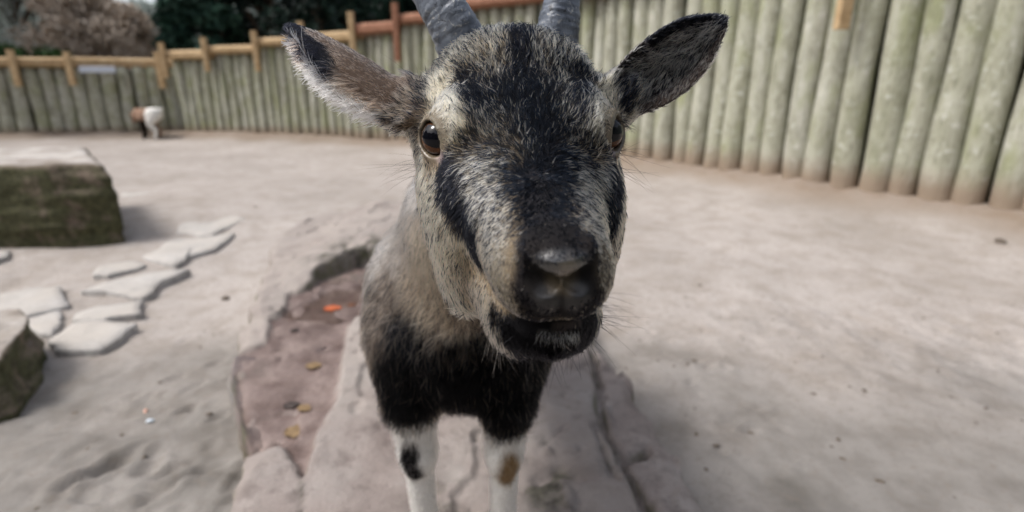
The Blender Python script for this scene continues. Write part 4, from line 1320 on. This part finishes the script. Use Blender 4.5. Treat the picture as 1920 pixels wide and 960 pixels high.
bi = np.nonzero(bm)[0]
FLOW[bi] = DOWN * 0.9 + BACK * 0.35
FLOW[bi] += 0.25 * np.stack([fbm(GV[bi] * 14, 2, 31), fbm(GV[bi] * 14, 2, 37), fbm(GV[bi] * 14, 2, 41)], -1)
for s in (-1, 1):                               # hair parts round the eye
    c, g = EYE_C[s], EYE_G[s]
    q = GV - c; q = q - (q @ g)[:, None] * g
    w = smooth(0.024, 0.012, np.linalg.norm(GV - c - g * 0.008, axis=1)) * hm
    FLOW += (2.2 * w)[:, None] * q / (np.linalg.norm(q, axis=1, keepdims=True) + 1e-6)
LIFT = np.full(nV, 0.55)
LIFT[bm] = 0.42
LIFT[hm] = 0.50 - 0.15 * smooth(0.0, 0.06, ha[hm]) + 0.25 * smooth(-0.07, -0.10, ha[hm])
for s in (-1, 1):
    e, m = EARS[s], ear_m[s]
    wdir = e['w'] if e['w'][2] < 0 else -e['w']            # towards the lower rim
    FLOW[m] = e['ax'] + wdir * (0.35 * ear_s[m])[:, None]
    inn = m & (ear_in > 0)
    if s < 0:
        FLOW[inn] = e['ax'] * 0.5 + wdir * 1.0
        fr = m & (ear_s > 0.75)
        FLOW[fr] = e['ax'] * 0.6 + wdir * 1.0
        LIFT[fr] = 0.4
    else:
        FLOW[inn] = e['ax'] * 1.0 - wdir * (0.7 * ear_s[inn] + 0.15)[:, None]
    LIFT[m & (ear_in == 0)] = 0.32
    LIFT[inn] = 0.55

# ---- grow hairs
def grow(count, dens, npt, rad, seed, jit=0.22, tuft=0, root_in=0.0006, clump=0.0):
    rng = np.random.default_rng(seed)
    T = np.concatenate([GF[:, [0, 1, 2]], GF[:, [0, 2, 3]]])
    area = 0.5 * np.linalg.norm(np.cross(GV[T[:, 1]] - GV[T[:, 0]], GV[T[:, 2]] - GV[T[:, 0]]), axis=1)
    wt = area * dens[T].mean(1)
    cdf = np.cumsum(wt)
    tri = T[np.minimum(np.searchsorted(cdf, rng.random(count) * cdf[-1]), len(T) - 1)]
    u, v = rng.random(count), rng.random(count)
    f = u + v > 1
    u[f], v[f] = 1 - u[f], 1 - v[f]
    bc = np.stack([1 - u - v, u, v], -1)[:, :, None]
    I = lambda A: (A[tri] * (bc if A.ndim == 2 else bc[:, :, 0])).sum(1)
    p, n, fl = I(GV), I(GN), I(FLOW)
    n /= np.linalg.norm(n, axis=1, keepdims=True) + 1e-9
    fl = fl + jit * rng.normal(size=fl.shape) + 0.22 * np.stack([vnoise(p * 210, seed + k) for k in range(3)], -1)
    fl -= n * (fl * n).sum(1, keepdims=True)
    fl /= np.linalg.norm(fl, axis=1, keepdims=True) + 1e-6
    lift = np.clip(I(LIFT) + 0.12 * rng.normal(size=count), 0.12, 1.2)
    ln = I(LEN) * (0.65 + 0.55 * rng.random(count))
    if tuft: ln = ln * 1.12
    keep = ln > 0.0012
    L, lc, dc = np.clip(I(Lf), 0, 1), I(LC), I(DC)
    Ln = np.clip(L + 0.22 * vnoise(p * 330, 91) * (L * (1 - L) * 4), 0, 1)
    if not tuft: Ln = np.where(I(head_w) > 0.5, Ln * (0.55 + 0.45 * smooth(0.55, 0.9, Ln)), Ln)
    light = rng.random(count) < Ln
    col = np.where(light[:, None], np.minimum(lc * ((1.15 if tuft else 0.75) + 0.55 * rng.random((count, 1))), 0.92), dc * (0.7 + 0.8 * rng.random((count, 1))))
    t = np.linspace(0, 1, npt)[None, :, None]
    side = np.cross(n, fl)
    bend = rng.normal(size=(count, 1, 1)) * 0.16
    up = np.sin(lift)[:, None, None] * n[:, None] * (t - 0.42 * t * t)
    al = np.cos(lift)[:, None, None] * fl[:, None] * t
    pts = p[:, None] - root_in * n[:, None] + ln[:, None, None] * (up + al + bend * side[:, None] * t * t)
    if clump > 0:                               # tips drawn together into small locks
        step = 14
        kd = kdtree.KDTree(len(p[::step]))
        for i, q in enumerate(p[::step]): kd.insert(q, i)
        kd.balance()
        ci = np.array([kd.find(q)[1] for q in p]) * step
        dv = pts[ci, -1] - pts[:, -1]
        dv *= np.minimum(1, 0.006 / (np.linalg.norm(dv, axis=1, keepdims=True) + 1e-9))
        pts = pts + clump * rng.random((count, 1, 1)) * dv[:, None] * t ** 1.6
    r = rad * (1 - 0.85 * t[..., 0] ** 1.6) * (0.75 + 0.5 * rng.random((count, 1)))
    return pts[keep], r[keep], col[keep], I(SK)[keep] * (0.8 + 0.4 * rng.random((keep.sum(), 1)))
def curves(name, packs, mat, parent):
    n = sum(len(q[0]) for q in packs)
    cu = bpy.data.hair_curves.new(name)
    cu.add_curves([q for pk in packs for q in [pk[0].shape[1]] * len(pk[0])])
    pos = np.concatenate([C2W(pk[0]).reshape(-1, 3) for pk in packs]) - np.array(parent.location)
    rad = np.concatenate([pk[1].ravel() for pk in packs])
    cu.attributes['position'].data.foreach_set('vector', pos.astype(np.float32).ravel())
    a = cu.attributes.get('radius') or cu.attributes.new('radius', 'FLOAT', 'POINT')
    a.data.foreach_set('value', rad.astype(np.float32))
    for nm, k in (('tip_col', 2), ('root_col', 3)):
        a = cu.attributes.new(nm, 'FLOAT_COLOR', 'CURVE')
        c = np.concatenate([pk[k] for pk in packs])
        a.data.foreach_set('color', np.concatenate([c, np.ones((n, 1))], 1).astype(np.float32).ravel())
    o = bpy.data.objects.new(name, cu)
    SC.collection.objects.link(o)
    cu.materials.append(mat)
    o.parent = parent
    return o

def hair_material():
    n = NT('goat_hair')
    tip = n.node('ShaderNodeAttribute', attribute_name='tip_col')
    root = n.node('ShaderNodeAttribute', attribute_name='root_col')
    inf = n.node('ShaderNodeHairInfo')
    f = n.ramp(inf.outputs['Intercept'], [(0.15, 0.0), (0.55, 1.0)])
    c = n.mix(f, root.outputs['Color'], tip.outputs['Color'])
    h = n.node('ShaderNodeBsdfHairPrincipled')
    h.model = 'CHIANG'
    h.parametrization = 'COLOR'
    n.l.new(c, h.inputs['Color'])
    h.inputs['Roughness'].default_value = 0.42
    h.inputs['Radial Roughness'].default_value = 0.6
    h.inputs['IOR'].default_value = 1.07
    n.l.new(h.outputs[0], n.out.inputs['Surface'])
    return n.m
MAT_HAIR = hair_material()

goat = empty('goat', tuple(C2W(np.array(SH)) * np.array([1, 1, 0]) + np.array([0, 0, SLAB_Z])))
tag(goat, 'horned agouti goat with black face stripes staring into the camera', 'goat')
def skin_material():
    n = NT('goat_skin')
    a = n.node('ShaderNodeAttribute', attribute_name='skin')
    b = n.node('ShaderNodeAttribute', attribute_name='wet')
    v = n.coord('Object')
    cells = n.vor(v, 900)
    fine = n.noise(v, 420, 3)
    c = n.mix(n.math('MULTIPLY', fine, 0.5), a.outputs['Color'], (0.02, 0.02, 0.022), 'MIX')
    c = n.mix(0.55, a.outputs['Color'], c)
    rough = n.math('SUBTRACT', 0.72, n.math('MULTIPLY', b.outputs['Fac'], 0.46))
    nm = n.bump(cells, 0.35, 0.0005)
    return n.done(color=c, rough=rough, normal=n.bump(fine, 0.25, 0.0008, nm), spec=n.math('ADD', 0.05, n.math('MULTIPLY', b.outputs['Fac'], 0.8)), **{'Coat Weight': n.math('MULTIPLY', b.outputs['Fac'], 0.9), 'Coat Roughness': 0.22, 'Coat IOR': 1.65})
body = mesh_np('body', C2W(GV) - np.array(goat.location), GF, skin_material(), goat)
ca = body.data.attributes.new('skin', 'FLOAT_COLOR', 'POINT')
ca.data.foreach_set('color', np.concatenate([SK, np.ones((nV, 1))], 1).astype(np.float32).ravel())
wa = body.data.attributes.new('wet', 'FLOAT', 'POINT')
dtop = sd_ell(np.stack([ha, np.abs(hb), hc], -1), np.array([0.1025, 0.0, -0.0065]), np.array([0.0095, 0.0130, 0.0062]))
dbul = sd_ell(np.stack([ha, np.abs(hb), hc], -1), np.array([0.106, 0.0062, -0.0205]), np.array([0.006, 0.006, 0.006]))
wet = np.maximum(smooth(0.0015, -0.002, dtop), 0.38 * smooth(0.002, -0.002, dbul))
wet = np.maximum(wet, 0.5 * smooth(0.0030, 0.0016, LID))
wa.data.foreach_set('value', wet.astype(np.float32))

facing = 0.55 + 0.45 * smooth(0.35, -0.1, (GN * GV).sum(1) / np.linalg.norm(GV, axis=1))
earany = ear_m[-1] | ear_m[1]
dens_head = np.where(hm | earany, 1.0, 0.0) * (1 - bare) * facing
dens_head *= np.where(ear_m[1] & (ear_in > 0), 0.36, 1.0)
dens_head *= 1 + 0.6 * smooth(0.02, 0.07, ha) * hm
dens_body = np.where(bm & ~earany, 1.0, 0.0) * (1 - hoofs) * (0.45 + 0.55 * smooth(0.85, 0.7, GV[:, 1])) * facing
fur_packs = [grow(int(130000 * FUR), dens_head, 5, 0.00014, 3, clump=0.9), grow(int(62000 * FUR), dens_head, 5, 0.00038, 8, jit=0.15, tuft=1, clump=0.5), grow(int(85000 * FUR), dens_body, 5, 0.00024, 4, jit=0.30, clump=1.0)]
fur = curves('fur', fur_packs, MAT_HAIR, goat)
fur['kind'] = 'stuff'
# ---- whiskers, lashes and the stray long hairs of chin and ears
def strands(specs, seed, npt=7):
    """(px, py, dx, dy, toward-viewer, length, radius, colour, spread, count)"""
    rng = np.random.default_rng(seed)
    P0, D, Ls, Rs, Cs = [], [], [], [], []
    for px, py, dx, dy, out, ln, rad, colr, spread, cnt in specs:
        for _ in range(cnt):
            p = on_skin(px + rng.normal() * spread, py + rng.normal() * spread)
            P0.append(p)
            D.append(unit(np.array([dx, -out, -dy]) + rng.normal(size=3) * 0.25))
            Ls.append(ln * (0.6 + 0.6 * rng.random())); Rs.append(rad); Cs.append(colr)
    P0, D, Ls, Rs, Cs = map(np.array, (P0, D, Ls, Rs, Cs))
    t = np.linspace(0, 1, npt)[None, :, None]
    bend = rng.normal(size=(len(P0), 1, 3)) * 0.14 + np.array([0, 0, -0.10])
    pts = P0[:, None] + Ls[:, None, None] * (D[:, None] * t + bend * t * t)
    r = Rs[:, None] * (1 - 0.8 * t[..., 0]) * np.ones((len(P0), 1))
    return pts, r, Cs, Cs
BK, WT, GRY = lin(14, 14, 16), lin(228, 232, 228), lin(120, 112, 104)
whisk = strands([
    (1128, 600, 1, .25, .2, .022, .00010, BK, 8, 16), (1120, 560, 1, .1, .2, .016, .0001, BK, 8, 8), (1100, 640, .7, .8, .1, .018, .0001, BK, 8, 12),
    (950, 610, -.8, .6, .2, .014, .0001, BK, 12, 10), (1050, 655, 0, 1, .1, .016, .0001, BK, 22, 22),
    (1000, 650, -.3, 1, .1, .014, .0001, BK, 12, 12),
    (775, 300, -1, .1, .1, .030, .00009, BK, 8, 7), (772, 330, -1, .3, .1, .030, .00009, BK, 8, 5),
    (1168, 290, 1, .25, .1, .024, .00009, BK, 6, 7), (1165, 320, 1, .45, .1, .024, .00009, BK, 6, 6),
    (775, 150, -.3, -1, .2, .022, .0001, BK, 6, 3),
    (880, 630, 0, 1, .1, .016, .00010, lin(190, 170, 146), 14, 36), (920, 630, .1, 1, .1, .016, .00010, lin(180, 165, 146), 10, 22)], 21)
lash = strands([
    (782, 243, -.5, .1, .8, .0055, .00011, BK, 5, 26), (800, 236, 0, -.1, 1, .0055, .00011, BK, 5, 20), (815, 250, .3, 0, 1, .0045, .0001, BK, 4, 10),
    (1165, 222, .9, .3, .4, .008, .00011, BK, 4, 18), (1176, 232, 1, .6, .2, .008, .00011, BK, 3, 16), (1162, 270, .6, .5, .5, .004, .0001, BK, 4, 8)], 22)
lipf = strands([(px, 624 + 3 * math.sin((px - 1010) / 24.0), (px - 1048) / 110, 1, .35, .0042, .00016, lin(200, 204, 202), 3.0, 5) for px in range(1012, 1090, 6)], 23)
wh = curves('whiskers', [whisk, lash, lipf], MAT_HAIR, goat)
wh['kind'] = 'stuff'

# ---- eyes
def eye_material():
    n = NT('goat_eye')
    v = n.coord('Object')
    x, y, z = n.sep(v)[:3]
    px = n.math('DIVIDE', x, 0.0080); py = n.math('DIVIDE', n.math('SUBTRACT', y, 0.0012), 0.0060)
    pup = n.math('ADD', n.math('POWER', n.math('ABSOLUTE', px), 2.6), n.math('POWER', n.math('ABSOLUTE', py), 2.6))
    rr = n.math('SQRT', n.math('ADD', n.math('MULTIPLY', x, x), n.math('MULTIPLY', y, y)))
    ang = n.math('ARCTAN2', y, x)
    cmb = n.node('ShaderNodeCombineXYZ')
    n.l.new(n.math('MULTIPLY', ang, 3.2), cmb.inputs[0]); n.l.new(n.math('MULTIPLY', rr, 160), cmb.inputs[1])
    fib = n.noise(cmb.outputs[0], 6, 4, 0.7)
    iris = n.ramp(fib, [(0.25, lin(44, 24, 12)), (0.5, lin(84, 50, 25)), (0.75, lin(128, 84, 44))])
    rim = n.ramp(n.math('DIVIDE', rr, 0.0125), [(0.60, iris and (0, 0, 0)), (0.74, (1, 1, 1))])
    c = n.mix(rim, iris, lin(24, 14, 10))
    c = n.mix(n.ramp(pup, [(0.85, 0.0), (1.15, 1.0)]), (0.003, 0.003, 0.005), c)
    return n.done(color=c, rough=0.5, spec=0.0, **{'Coat Weight': 1.0, 'Coat Roughness': 0.015, 'Coat IOR': 1.36})
MAT_EYE = eye_material()
for s in (-1, 1):
    bm_ = bmesh.new()
    bmesh.ops.create_uvsphere(bm_, u_segments=40, v_segments=24, radius=EYE_R)
    for vtx in bm_.verts:                       # clear bulge of the cornea
        c = vtx.co.normalized().z
        if c > 0.6: vtx.co *= 1 + 0.06 * smooth(0.6, 1.0, c)
    me = bpy.data.meshes.new('eye')
    bm_.to_mesh(me); bm_.free()
    me.polygons.foreach_set('use_smooth', [True] * len(me.polygons))
    me.materials.append(MAT_EYE)
    o = bpy.data.objects.new('eye', me)
    SC.collection.objects.link(o)
    g = unit(C2W(EYE_G[s] * 0.9 + 0.35 * unit(-EYE_C[s])) - C2W(np.zeros(3)))
    L = unit(C2W(EYE_L[s]) - C2W(np.zeros(3)))
    # the slit pupil lies level with the ground
    lev = np.cross(g, np.array([0, 0, 1.0])); lev = unit(lev * 0.7 + L * 0.5 * np.sign(lev @ L)); lev = unit(lev - g * (lev @ g))
    if np.cross(g, lev)[2] < 0: lev = -lev
    M = Matrix((Vector(lev), Vector(np.cross(g, lev)), Vector(g))).transposed().to_4x4()
    M.translation = Vector(C2W(EYE_C[s])) - Vector(goat.location)
    o.matrix_local = M
    o.parent = goat

# ---- horns
def horn_material():
    n = NT('goat_horn')
    uv = n.node('ShaderNodeAttribute', attribute_name='along')
    v = n.coord('Object')
    big = n.noise(v, 60, 4, 0.6)
    sc = n.node('ShaderNodeMapping'); sc.inputs['Scale'].default_value = (1, 1, 0.22)
    n.l.new(v, sc.inputs['Vector'])
    fib = n.noise(sc.outputs[0], 520, 4, 0.65)
    flk = n.noise(v, 210, 3, 0.6, 0.8)
    c = n.ramp(big, [(0.3, lin(74, 80, 90)), (0.5, lin(104, 111, 122)), (0.75, lin(138, 143, 150))])
    c = n.mix(n.ramp(flk, [(0.58, 0.0), (0.68, 0.75)]), c, lin(176, 174, 168))
    c = n.mix(n.ramp(flk, [(0.32, 0.85), (0.38, 0.0)]), c, lin(38, 38, 42))
    rg = n.math('ADD', n.math('MULTIPLY', uv.outputs['Fac'], 1.0), n.math('MULTIPLY', n.noise(v, 90, 3), 0.05))
    wv = n.math('SINE', n.math('MULTIPLY', rg, 190.0))
    c = n.mix(n.ramp(wv, [(0.05, 0.10), (0.45, 0.0)]), c, lin(60, 64, 70))
    nm = n.bump(wv, 0.10, 0.0008)
    nm = n.bump(fib, 0.5, 0.0012, nm)
    nm = n.bump(flk, 0.5, 0.0015, nm)
    return n.done(color=c, rough=n.ramp(big, [(0.3, 0.38), (0.8, 0.6)]), normal=nm, spec=0.5)
MAT_HORN = horn_material()
def horn(cpts, rad, keel, seed):
    cp = np.array(cpts)
    k = len(cp)
    tt = np.linspace(0, k - 1, 90)
    def cr(t):
        i = np.clip(np.floor(t).astype(int), 0, k - 2); f = (t - i)[:, None]
        p0, p1, p2, p3 = cp[np.maximum(i - 1, 0)], cp[i], cp[i + 1], cp[np.minimum(i + 2, k - 1)]
        return 0.5 * (2 * p1 + (p2 - p0) * f + (2 * p0 - 5 * p1 + 4 * p2 - p3) * f ** 2 + (3 * p1 - p0 - 3 * p2 + p3) * f ** 3)
    c = cr(tt)
    tg = np.gradient(c, axis=0); tg /= np.linalg.norm(tg, axis=1, keepdims=True)
    fr = np.tile(keel, (len(c), 1)); fr = fr - tg * (fr * tg).sum(1, keepdims=True); fr /= np.linalg.norm(fr, axis=1, keepdims=True)
    sd = np.cross(tg, fr)
    u = np.linspace(0, 1, len(c)); ns = 48
    a = np.linspace(0, 2 * np.pi, ns, endpoint=False)
    V = []
    for i in range(len(c)):
        r = rad * (1 - 0.86 * u[i] ** 1.3) * (1 + 0.007 * math.sin(u[i] * 95 + math.sin(u[i] * 31)) * min(1, u[i] * 6 + .5))
        ca, sa = np.cos(a), np.sin(a)
        prof = 1 + 0.10 * np.maximum(ca, 0) ** 6 - 0.06 * np.abs(np.sin(2 * a))
        q = c[i] + r * prof[:, None] * (1.12 * ca[:, None] * fr[i] + 0.98 * sa[:, None] * sd[i])
        q = q + 0.0006 * fbm(np.stack([ca * 3, sa * 3, np.full(ns, u[i] * 60)], -1), 3, seed)[:, None] * (ca[:, None] * fr[i] + sa[:, None] * sd[i])
        V.append(q)
    V = np.concatenate(V)
    i, j = np.meshgrid(np.arange(len(c) - 1), np.arange(ns), indexing='ij')
    F = np.stack([i * ns + j, i * ns + (j + 1) % ns, (i + 1) * ns + (j + 1) % ns, (i + 1) * ns + j], -1).reshape(-1, 4)
    o = mesh_np('horn', C2W(V) - np.array(goat.location), F, MAT_HORN, goat)
    at_ = o.data.attributes.new('along', 'FLOAT', 'POINT'); at_.data.foreach_set('value', np.repeat(u, ns).astype(np.float32))
    return o
horn([P(882, 120, .385), P(862, 75, .372), P(838, 30, .366), P(810, -10, .366), P(766, -90, .378), P(728, -190, .41), P(710, -270, .46), P(710, -310, .52)], 0.0200, np.array([0.35, -0.9, 0.2]), 1)
horn([P(1038, 120, .385), P(1044, 75, .374), P(1050, 30, .370), P(1056, -10, .370), P(1078, -90, .382), P(1108, -190, .41), P(1126, -270, .46), P(1128, -310, .52)], 0.0172, np.array([-0.3, -0.9, 0.2]), 2)
# ================================================================== THE SECOND GOAT, FAR OFF BY THE FENCE
FG = ground(286, 262)
def sd_far(p):
    A = np.array
    d = sd_cone(p, A([-0.13, 0.03, 0.335]), A([0.12, 0.0, 0.345]), 0.085, 0.092)
    d = smin(d, sd_ell(p, A([0.0, 0.01, 0.31]), A([0.15, 0.10, 0.095])), 0.04)
    d = smin(d, sd_cone(p, A([-0.17, 0.05, 0.36]), A([-0.225, 0.06, 0.33]), 0.060, 0.044), 0.04)          # neck, lowered
    d = smin(d, sd_cone(p, A([-0.225, 0.06, 0.325]), A([-0.250, 0.05, 0.235]), 0.046, 0.024), 0.03)        # head
    for s in (-1, 1):
        d = smin(d, sd_cone(p, A([-0.215, 0.06 + s * 0.03, 0.35]), A([-0.205, 0.06 + s * 0.085, 0.35]), 0.012, 0.006), 0.01)
        d = smin(d, sd_cone(p, A([-0.215, 0.06 + s * 0.018, 0.37]), A([-0.175, 0.06 + s * 0.030, 0.43]), 0.010, 0.004), 0.008)
    for y, x in ((-0.055, -0.075), (0.075, -0.125)):
        d = smin(d, sd_cone(p, A([x, y, 0.28]), A([x + 0.006, y, 0.14]), 0.042, 0.024), 0.04)
        d = smin(d, sd_cone(p, A([x + 0.006, y, 0.14]), A([x, y, 0.03]), 0.022, 0.020), 0.01)
        d = smin(d, sd_cone(p, A([x, y, 0.035]), A([x - 0.012, y, 0.014]), 0.022, 0.019), 0.01)
    for y, x in ((-0.06, 0.0), (0.075, -0.03)):
        d = smin(d, sd_ell(p, A([x + 0.10, y, 0.32]), A([0.075, 0.045, 0.10])), 0.04)
        d = smin(d, sd_cone(p, A([x + 0.07, y, 0.26]), A([x + 0.035, y, 0.20]), 0.055, 0.042), 0.03)
        d = smin(d, sd_cone(p, A([x + 0.035, y, 0.20]), A([x + 0.115, y, 0.125]), 0.040, 0.026), 0.02)
        d = smin(d, sd_cone(p, A([x + 0.115, y, 0.125]), A([x + 0.100, y, 0.03]), 0.025, 0.021), 0.01)
        d = smin(d, sd_cone(p, A([x + 0.100, y, 0.035]), A([x + 0.088, y, 0.014]), 0.022, 0.019), 0.01)
    d = smin(d, sd_cone(p, A([0.20, 0.0, 0.40]), A([0.235, 0.0, 0.43]), 0.020, 0.008), 0.02)
    return d
fv, ff = surface(sd_far, (axis([(-0.32, 0.32, 0.009)]), axis([(-0.2, 0.25, 0.009)]), axis([(-0.03, 0.50, 0.009)])))
fv = project(sd_far, fv)
fgoat = tag(empty('goat', (FG[0], FG[1], float(sand_height(np.array([FG[0]]), np.array([FG[1]]))[0]) - 0.004)), 'small brown and white goat standing far off by the fence', 'goat')
def far_coat():
    n = NT('far_goat_coat')
    a = n.node('ShaderNodeAttribute', attribute_name='skin')
    v = n.coord('Object')
    z = n.noise(v, 70, 4, 0.7)
    return n.done(color=n.mix(n.ramp(z, [(0.35, 0.35), (0.6, 0.0)]), a.outputs['Color'], lin(90, 76, 64)), rough=0.9, normal=n.bump(z, 0.6, 0.01), spec=0.1)
fo = mesh_np('body', fv, ff, far_coat(), fgoat)
wob = 0.02 * fbm(fv * 14, 3, 4)
white = smooth(0.00, 0.03, fv[:, 0] + wob + 0.25 * np.minimum(fv[:, 2] - 0.25, 0) * 0.2) * (fv[:, 1] < 0.035)
black = ((fv[:, 2] < 0.255 + wob) & (fv[:, 0] < 0.02) & (fv[:, 0] > -0.19))
col = np.tile(lin(150, 122, 104), (len(fv), 1))
col = np.where(black[:, None], lin(26, 22, 20), col)
col = col + (lin(240, 238, 232) - col) * white[:, None]
ca = fo.data.attributes.new('skin', 'FLOAT_COLOR', 'POINT')
ca.data.foreach_set('color', np.c_[col, np.ones(len(fv))].astype(np.float32).ravel())

# ================================================================== LITTER ON THE GROUND
def lump(name, px, py, w, mat, label, cat, group=None, flat=0.5, h=0.0, seed=0, sink=0.25, onslab=False):
    g = ground(px, py, SLAB_Z - 0.01 if onslab else h)
    bm_ = bmesh.new()
    bmesh.ops.create_icosphere(bm_, subdivisions=2, radius=1)
    co = np.array([v.co[:] for v in bm_.verts])
    k = 1 + 0.28 * fbm(co * 1.6 + seed * 3.1, 3, seed)
    an = seed * 1.7
    co = co * k[:, None] * np.array([1.0, 0.62, flat]) * w / 2
    co = np.stack([co[:, 0] * math.cos(an) - co[:, 1] * math.sin(an), co[:, 0] * math.sin(an) + co[:, 1] * math.cos(an), co[:, 2]], -1)
    for v, c in zip(bm_.verts, co): v.co = c
    me = bpy.data.meshes.new(name); bm_.to_mesh(me); bm_.free()
    me.materials.append(mat)
    o = bpy.data.objects.new(name, me)
    SC.collection.objects.link(o)
    zz = float((slab_z if onslab else sand_height)(np.array([[g[0]]]), np.array([[g[1]]]))[0, 0])
    o.location = (g[0], g[1], zz + w / 2 * flat * (1 - 2 * sink))
    return tag(o, label, cat, group)
def simple(name, c0, c1, rough=0.9, sc=60):
    n = NT(name); v = n.coord('Object')
    z = n.noise(v, sc, 4, 0.6)
    return n.done(color=n.ramp(z, [(0.35, c0), (0.65, c1)]), rough=rough, normal=n.bump(z, 0.5, 0.004), spec=0.2)
MAT_DUNG = simple('dark_clod', lin(74, 66, 58), lin(116, 106, 96))
MAT_WPEB = simple('white_pebble', lin(196, 206, 214), lin(222, 228, 232), 0.6)
MAT_PPEB = simple('pink_pebble', lin(196, 150, 132), lin(214, 172, 152), 0.7)
DARK = [(1300, 685, .016), (1288, 695, .013), (1262, 700, .012), (1232, 690, .011), (1312, 538, .020), (1200, 640, .018), (1225, 650, .010), (1178, 600, .012), (1215, 607, .010), (1405, 818, .020), (1304, 830, .015), (1340, 851, .016), (1322, 898, .012),
        (1620, 738, .018), (1525, 745, .014), (1570, 832, .014), (1578, 869, .013), (1648, 909, .017), (1735, 583, .014), (1360, 678, .010), (1490, 682, .010), (1285, 560, .010), (1240, 545, .010), (270, 860, .014), (345, 780, .018), (395, 790, .016), (140, 770, .016), (300, 720, .012), (400, 625, .010), (375, 650, .012), (480, 395, .024), (320, 375, .020), (1850, 760, .014), (1760, 690, .012), (1700, 610, .012), (1450, 600, .012)]
ORD = ['first', 'second', 'third', 'fourth', 'fifth', 'sixth', 'seventh', 'eighth', 'ninth', 'tenth', 'eleventh', 'twelfth', 'thirteenth', 'fourteenth', 'fifteenth', 'sixteenth', 'seventeenth', 'eighteenth', 'nineteenth', 'twentieth',
       'twenty-first', 'twenty-second', 'twenty-third', 'twenty-fourth', 'twenty-fifth', 'twenty-sixth', 'twenty-seventh', 'twenty-eighth', 'twenty-ninth', 'thirtieth']
for where, lot in (('left', sorted(q for q in DARK if q[0] < 700)), ('right', sorted(q for q in DARK if q[0] > 700))):
    for k, (px, py, w) in enumerate(lot):
        lump('soil_crumb', px, py, w, MAT_DUNG, f'small dark crumb on the sand {where} of the slab, {ORD[k]} from the left', 'crumb', f'dark crumbs on the sand {where} of the slab', 0.25, seed=k)
lump('soil_clod', 423, 557, 0.030, MAT_DUNG, 'largest dark clod on the sand left of the slab', 'clod', None, 0.6, seed=61)
lump('soil_clod', 1872, 461, 0.055, MAT_DUNG, 'dark clod on the sand below the right end of the fence', 'clod', None, 0.5, seed=62)
lump('pebble', 283, 797, 0.017, MAT_WPEB, 'bluish white pebble on the sand at lower left', 'pebble', None, 0.6, seed=63)
lump('pebble', 274, 774, 0.014, MAT_PPEB, 'pinkish pebble just behind the white one', 'pebble', None, 0.5, seed=64)
MAT_LEAF_O = simple('orange_leaf', lin(158, 74, 44), lin(184, 104, 66), 0.6)
MAT_LEAF_Y = simple('yellow_leaf', lin(112, 92, 68), lin(138, 116, 86), 0.7)
MAT_LEAF_B = simple('brown_leaf', lin(92, 60, 44), lin(124, 84, 60), 0.7)
MAT_LEAF_D = simple('black_leaf', lin(52, 46, 44), lin(84, 74, 70), 0.7)
def leaf(px, py, w, ang, mat, label, group=None):
    g = ground(px, py, WL)
    n = 11
    V, F = [], []
    for i in range(n):
        t = i / (n - 1)
        hw = 0.42 * w * math.sin(math.pi * min(1, t * 0.96 + 0.02)) ** 0.75 * (1 + 0.18 * math.sin(t * 17))
        for s in (-1, -0.5, 0, 0.5, 1):
            V.append(np.array([(t - 0.5) * w, s * hw, 0.05 * w * (abs(s) ** 2) + 0.03 * w * math.sin(t * 4 + s) - (0.012 * w if s == 0 else 0)]))
    for i in range(n - 1):
        for j in range(4): F.append((i * 5 + j, (i + 1) * 5 + j, (i + 1) * 5 + j + 1, i * 5 + j + 1))
    V = np.array(V); c, s = math.cos(ang), math.sin(ang)
    V = np.stack([V[:, 0] * c - V[:, 1] * s, V[:, 0] * s + V[:, 1] * c, V[:, 2]], -1)
    k = len(V)                                     # a thin solid, not a sheet
    V = np.concatenate([V, V - np.array([0, 0, 0.0012])]); F = F + [tuple(q + k for q in f[::-1]) for f in F]
    o = pydata('leaf', V, F, mat, None, True)
    zz = max(WL + 0.002, float(slab_z(np.array([[g[0]]]), np.array([[g[1]]]))[0, 0]) + 0.003)
    o.location = (g[0], g[1], zz)
    return tag(o, label, 'leaf', group)
leaf(624, 580, 0.050, 0.2, MAT_LEAF_O, 'bright orange fallen leaf at the far end of the puddle')
leaf(660, 574, 0.026, 0.9, MAT_LEAF_B, 'small dark red leaf beside the orange one')
leaf(548, 768, 0.030, 0.5, MAT_LEAF_D, 'blackish leaf in the near half of the puddle')
leaf(572, 778, 0.028, -0.4, MAT_LEAF_Y, 'yellow leaf next to the blackish one')
leaf(558, 815, 0.045, 0.15, MAT_LEAF_Y, 'yellowish brown leaf nearest the camera in the puddle')
leaf(590, 700, 0.035, 0.1, MAT_LEAF_Y, 'pale yellow leaf in the middle of the puddle')
leaf(553, 628, 0.022, 1.2, MAT_LEAF_D, 'small blackish leaf near the left rim of the puddle')
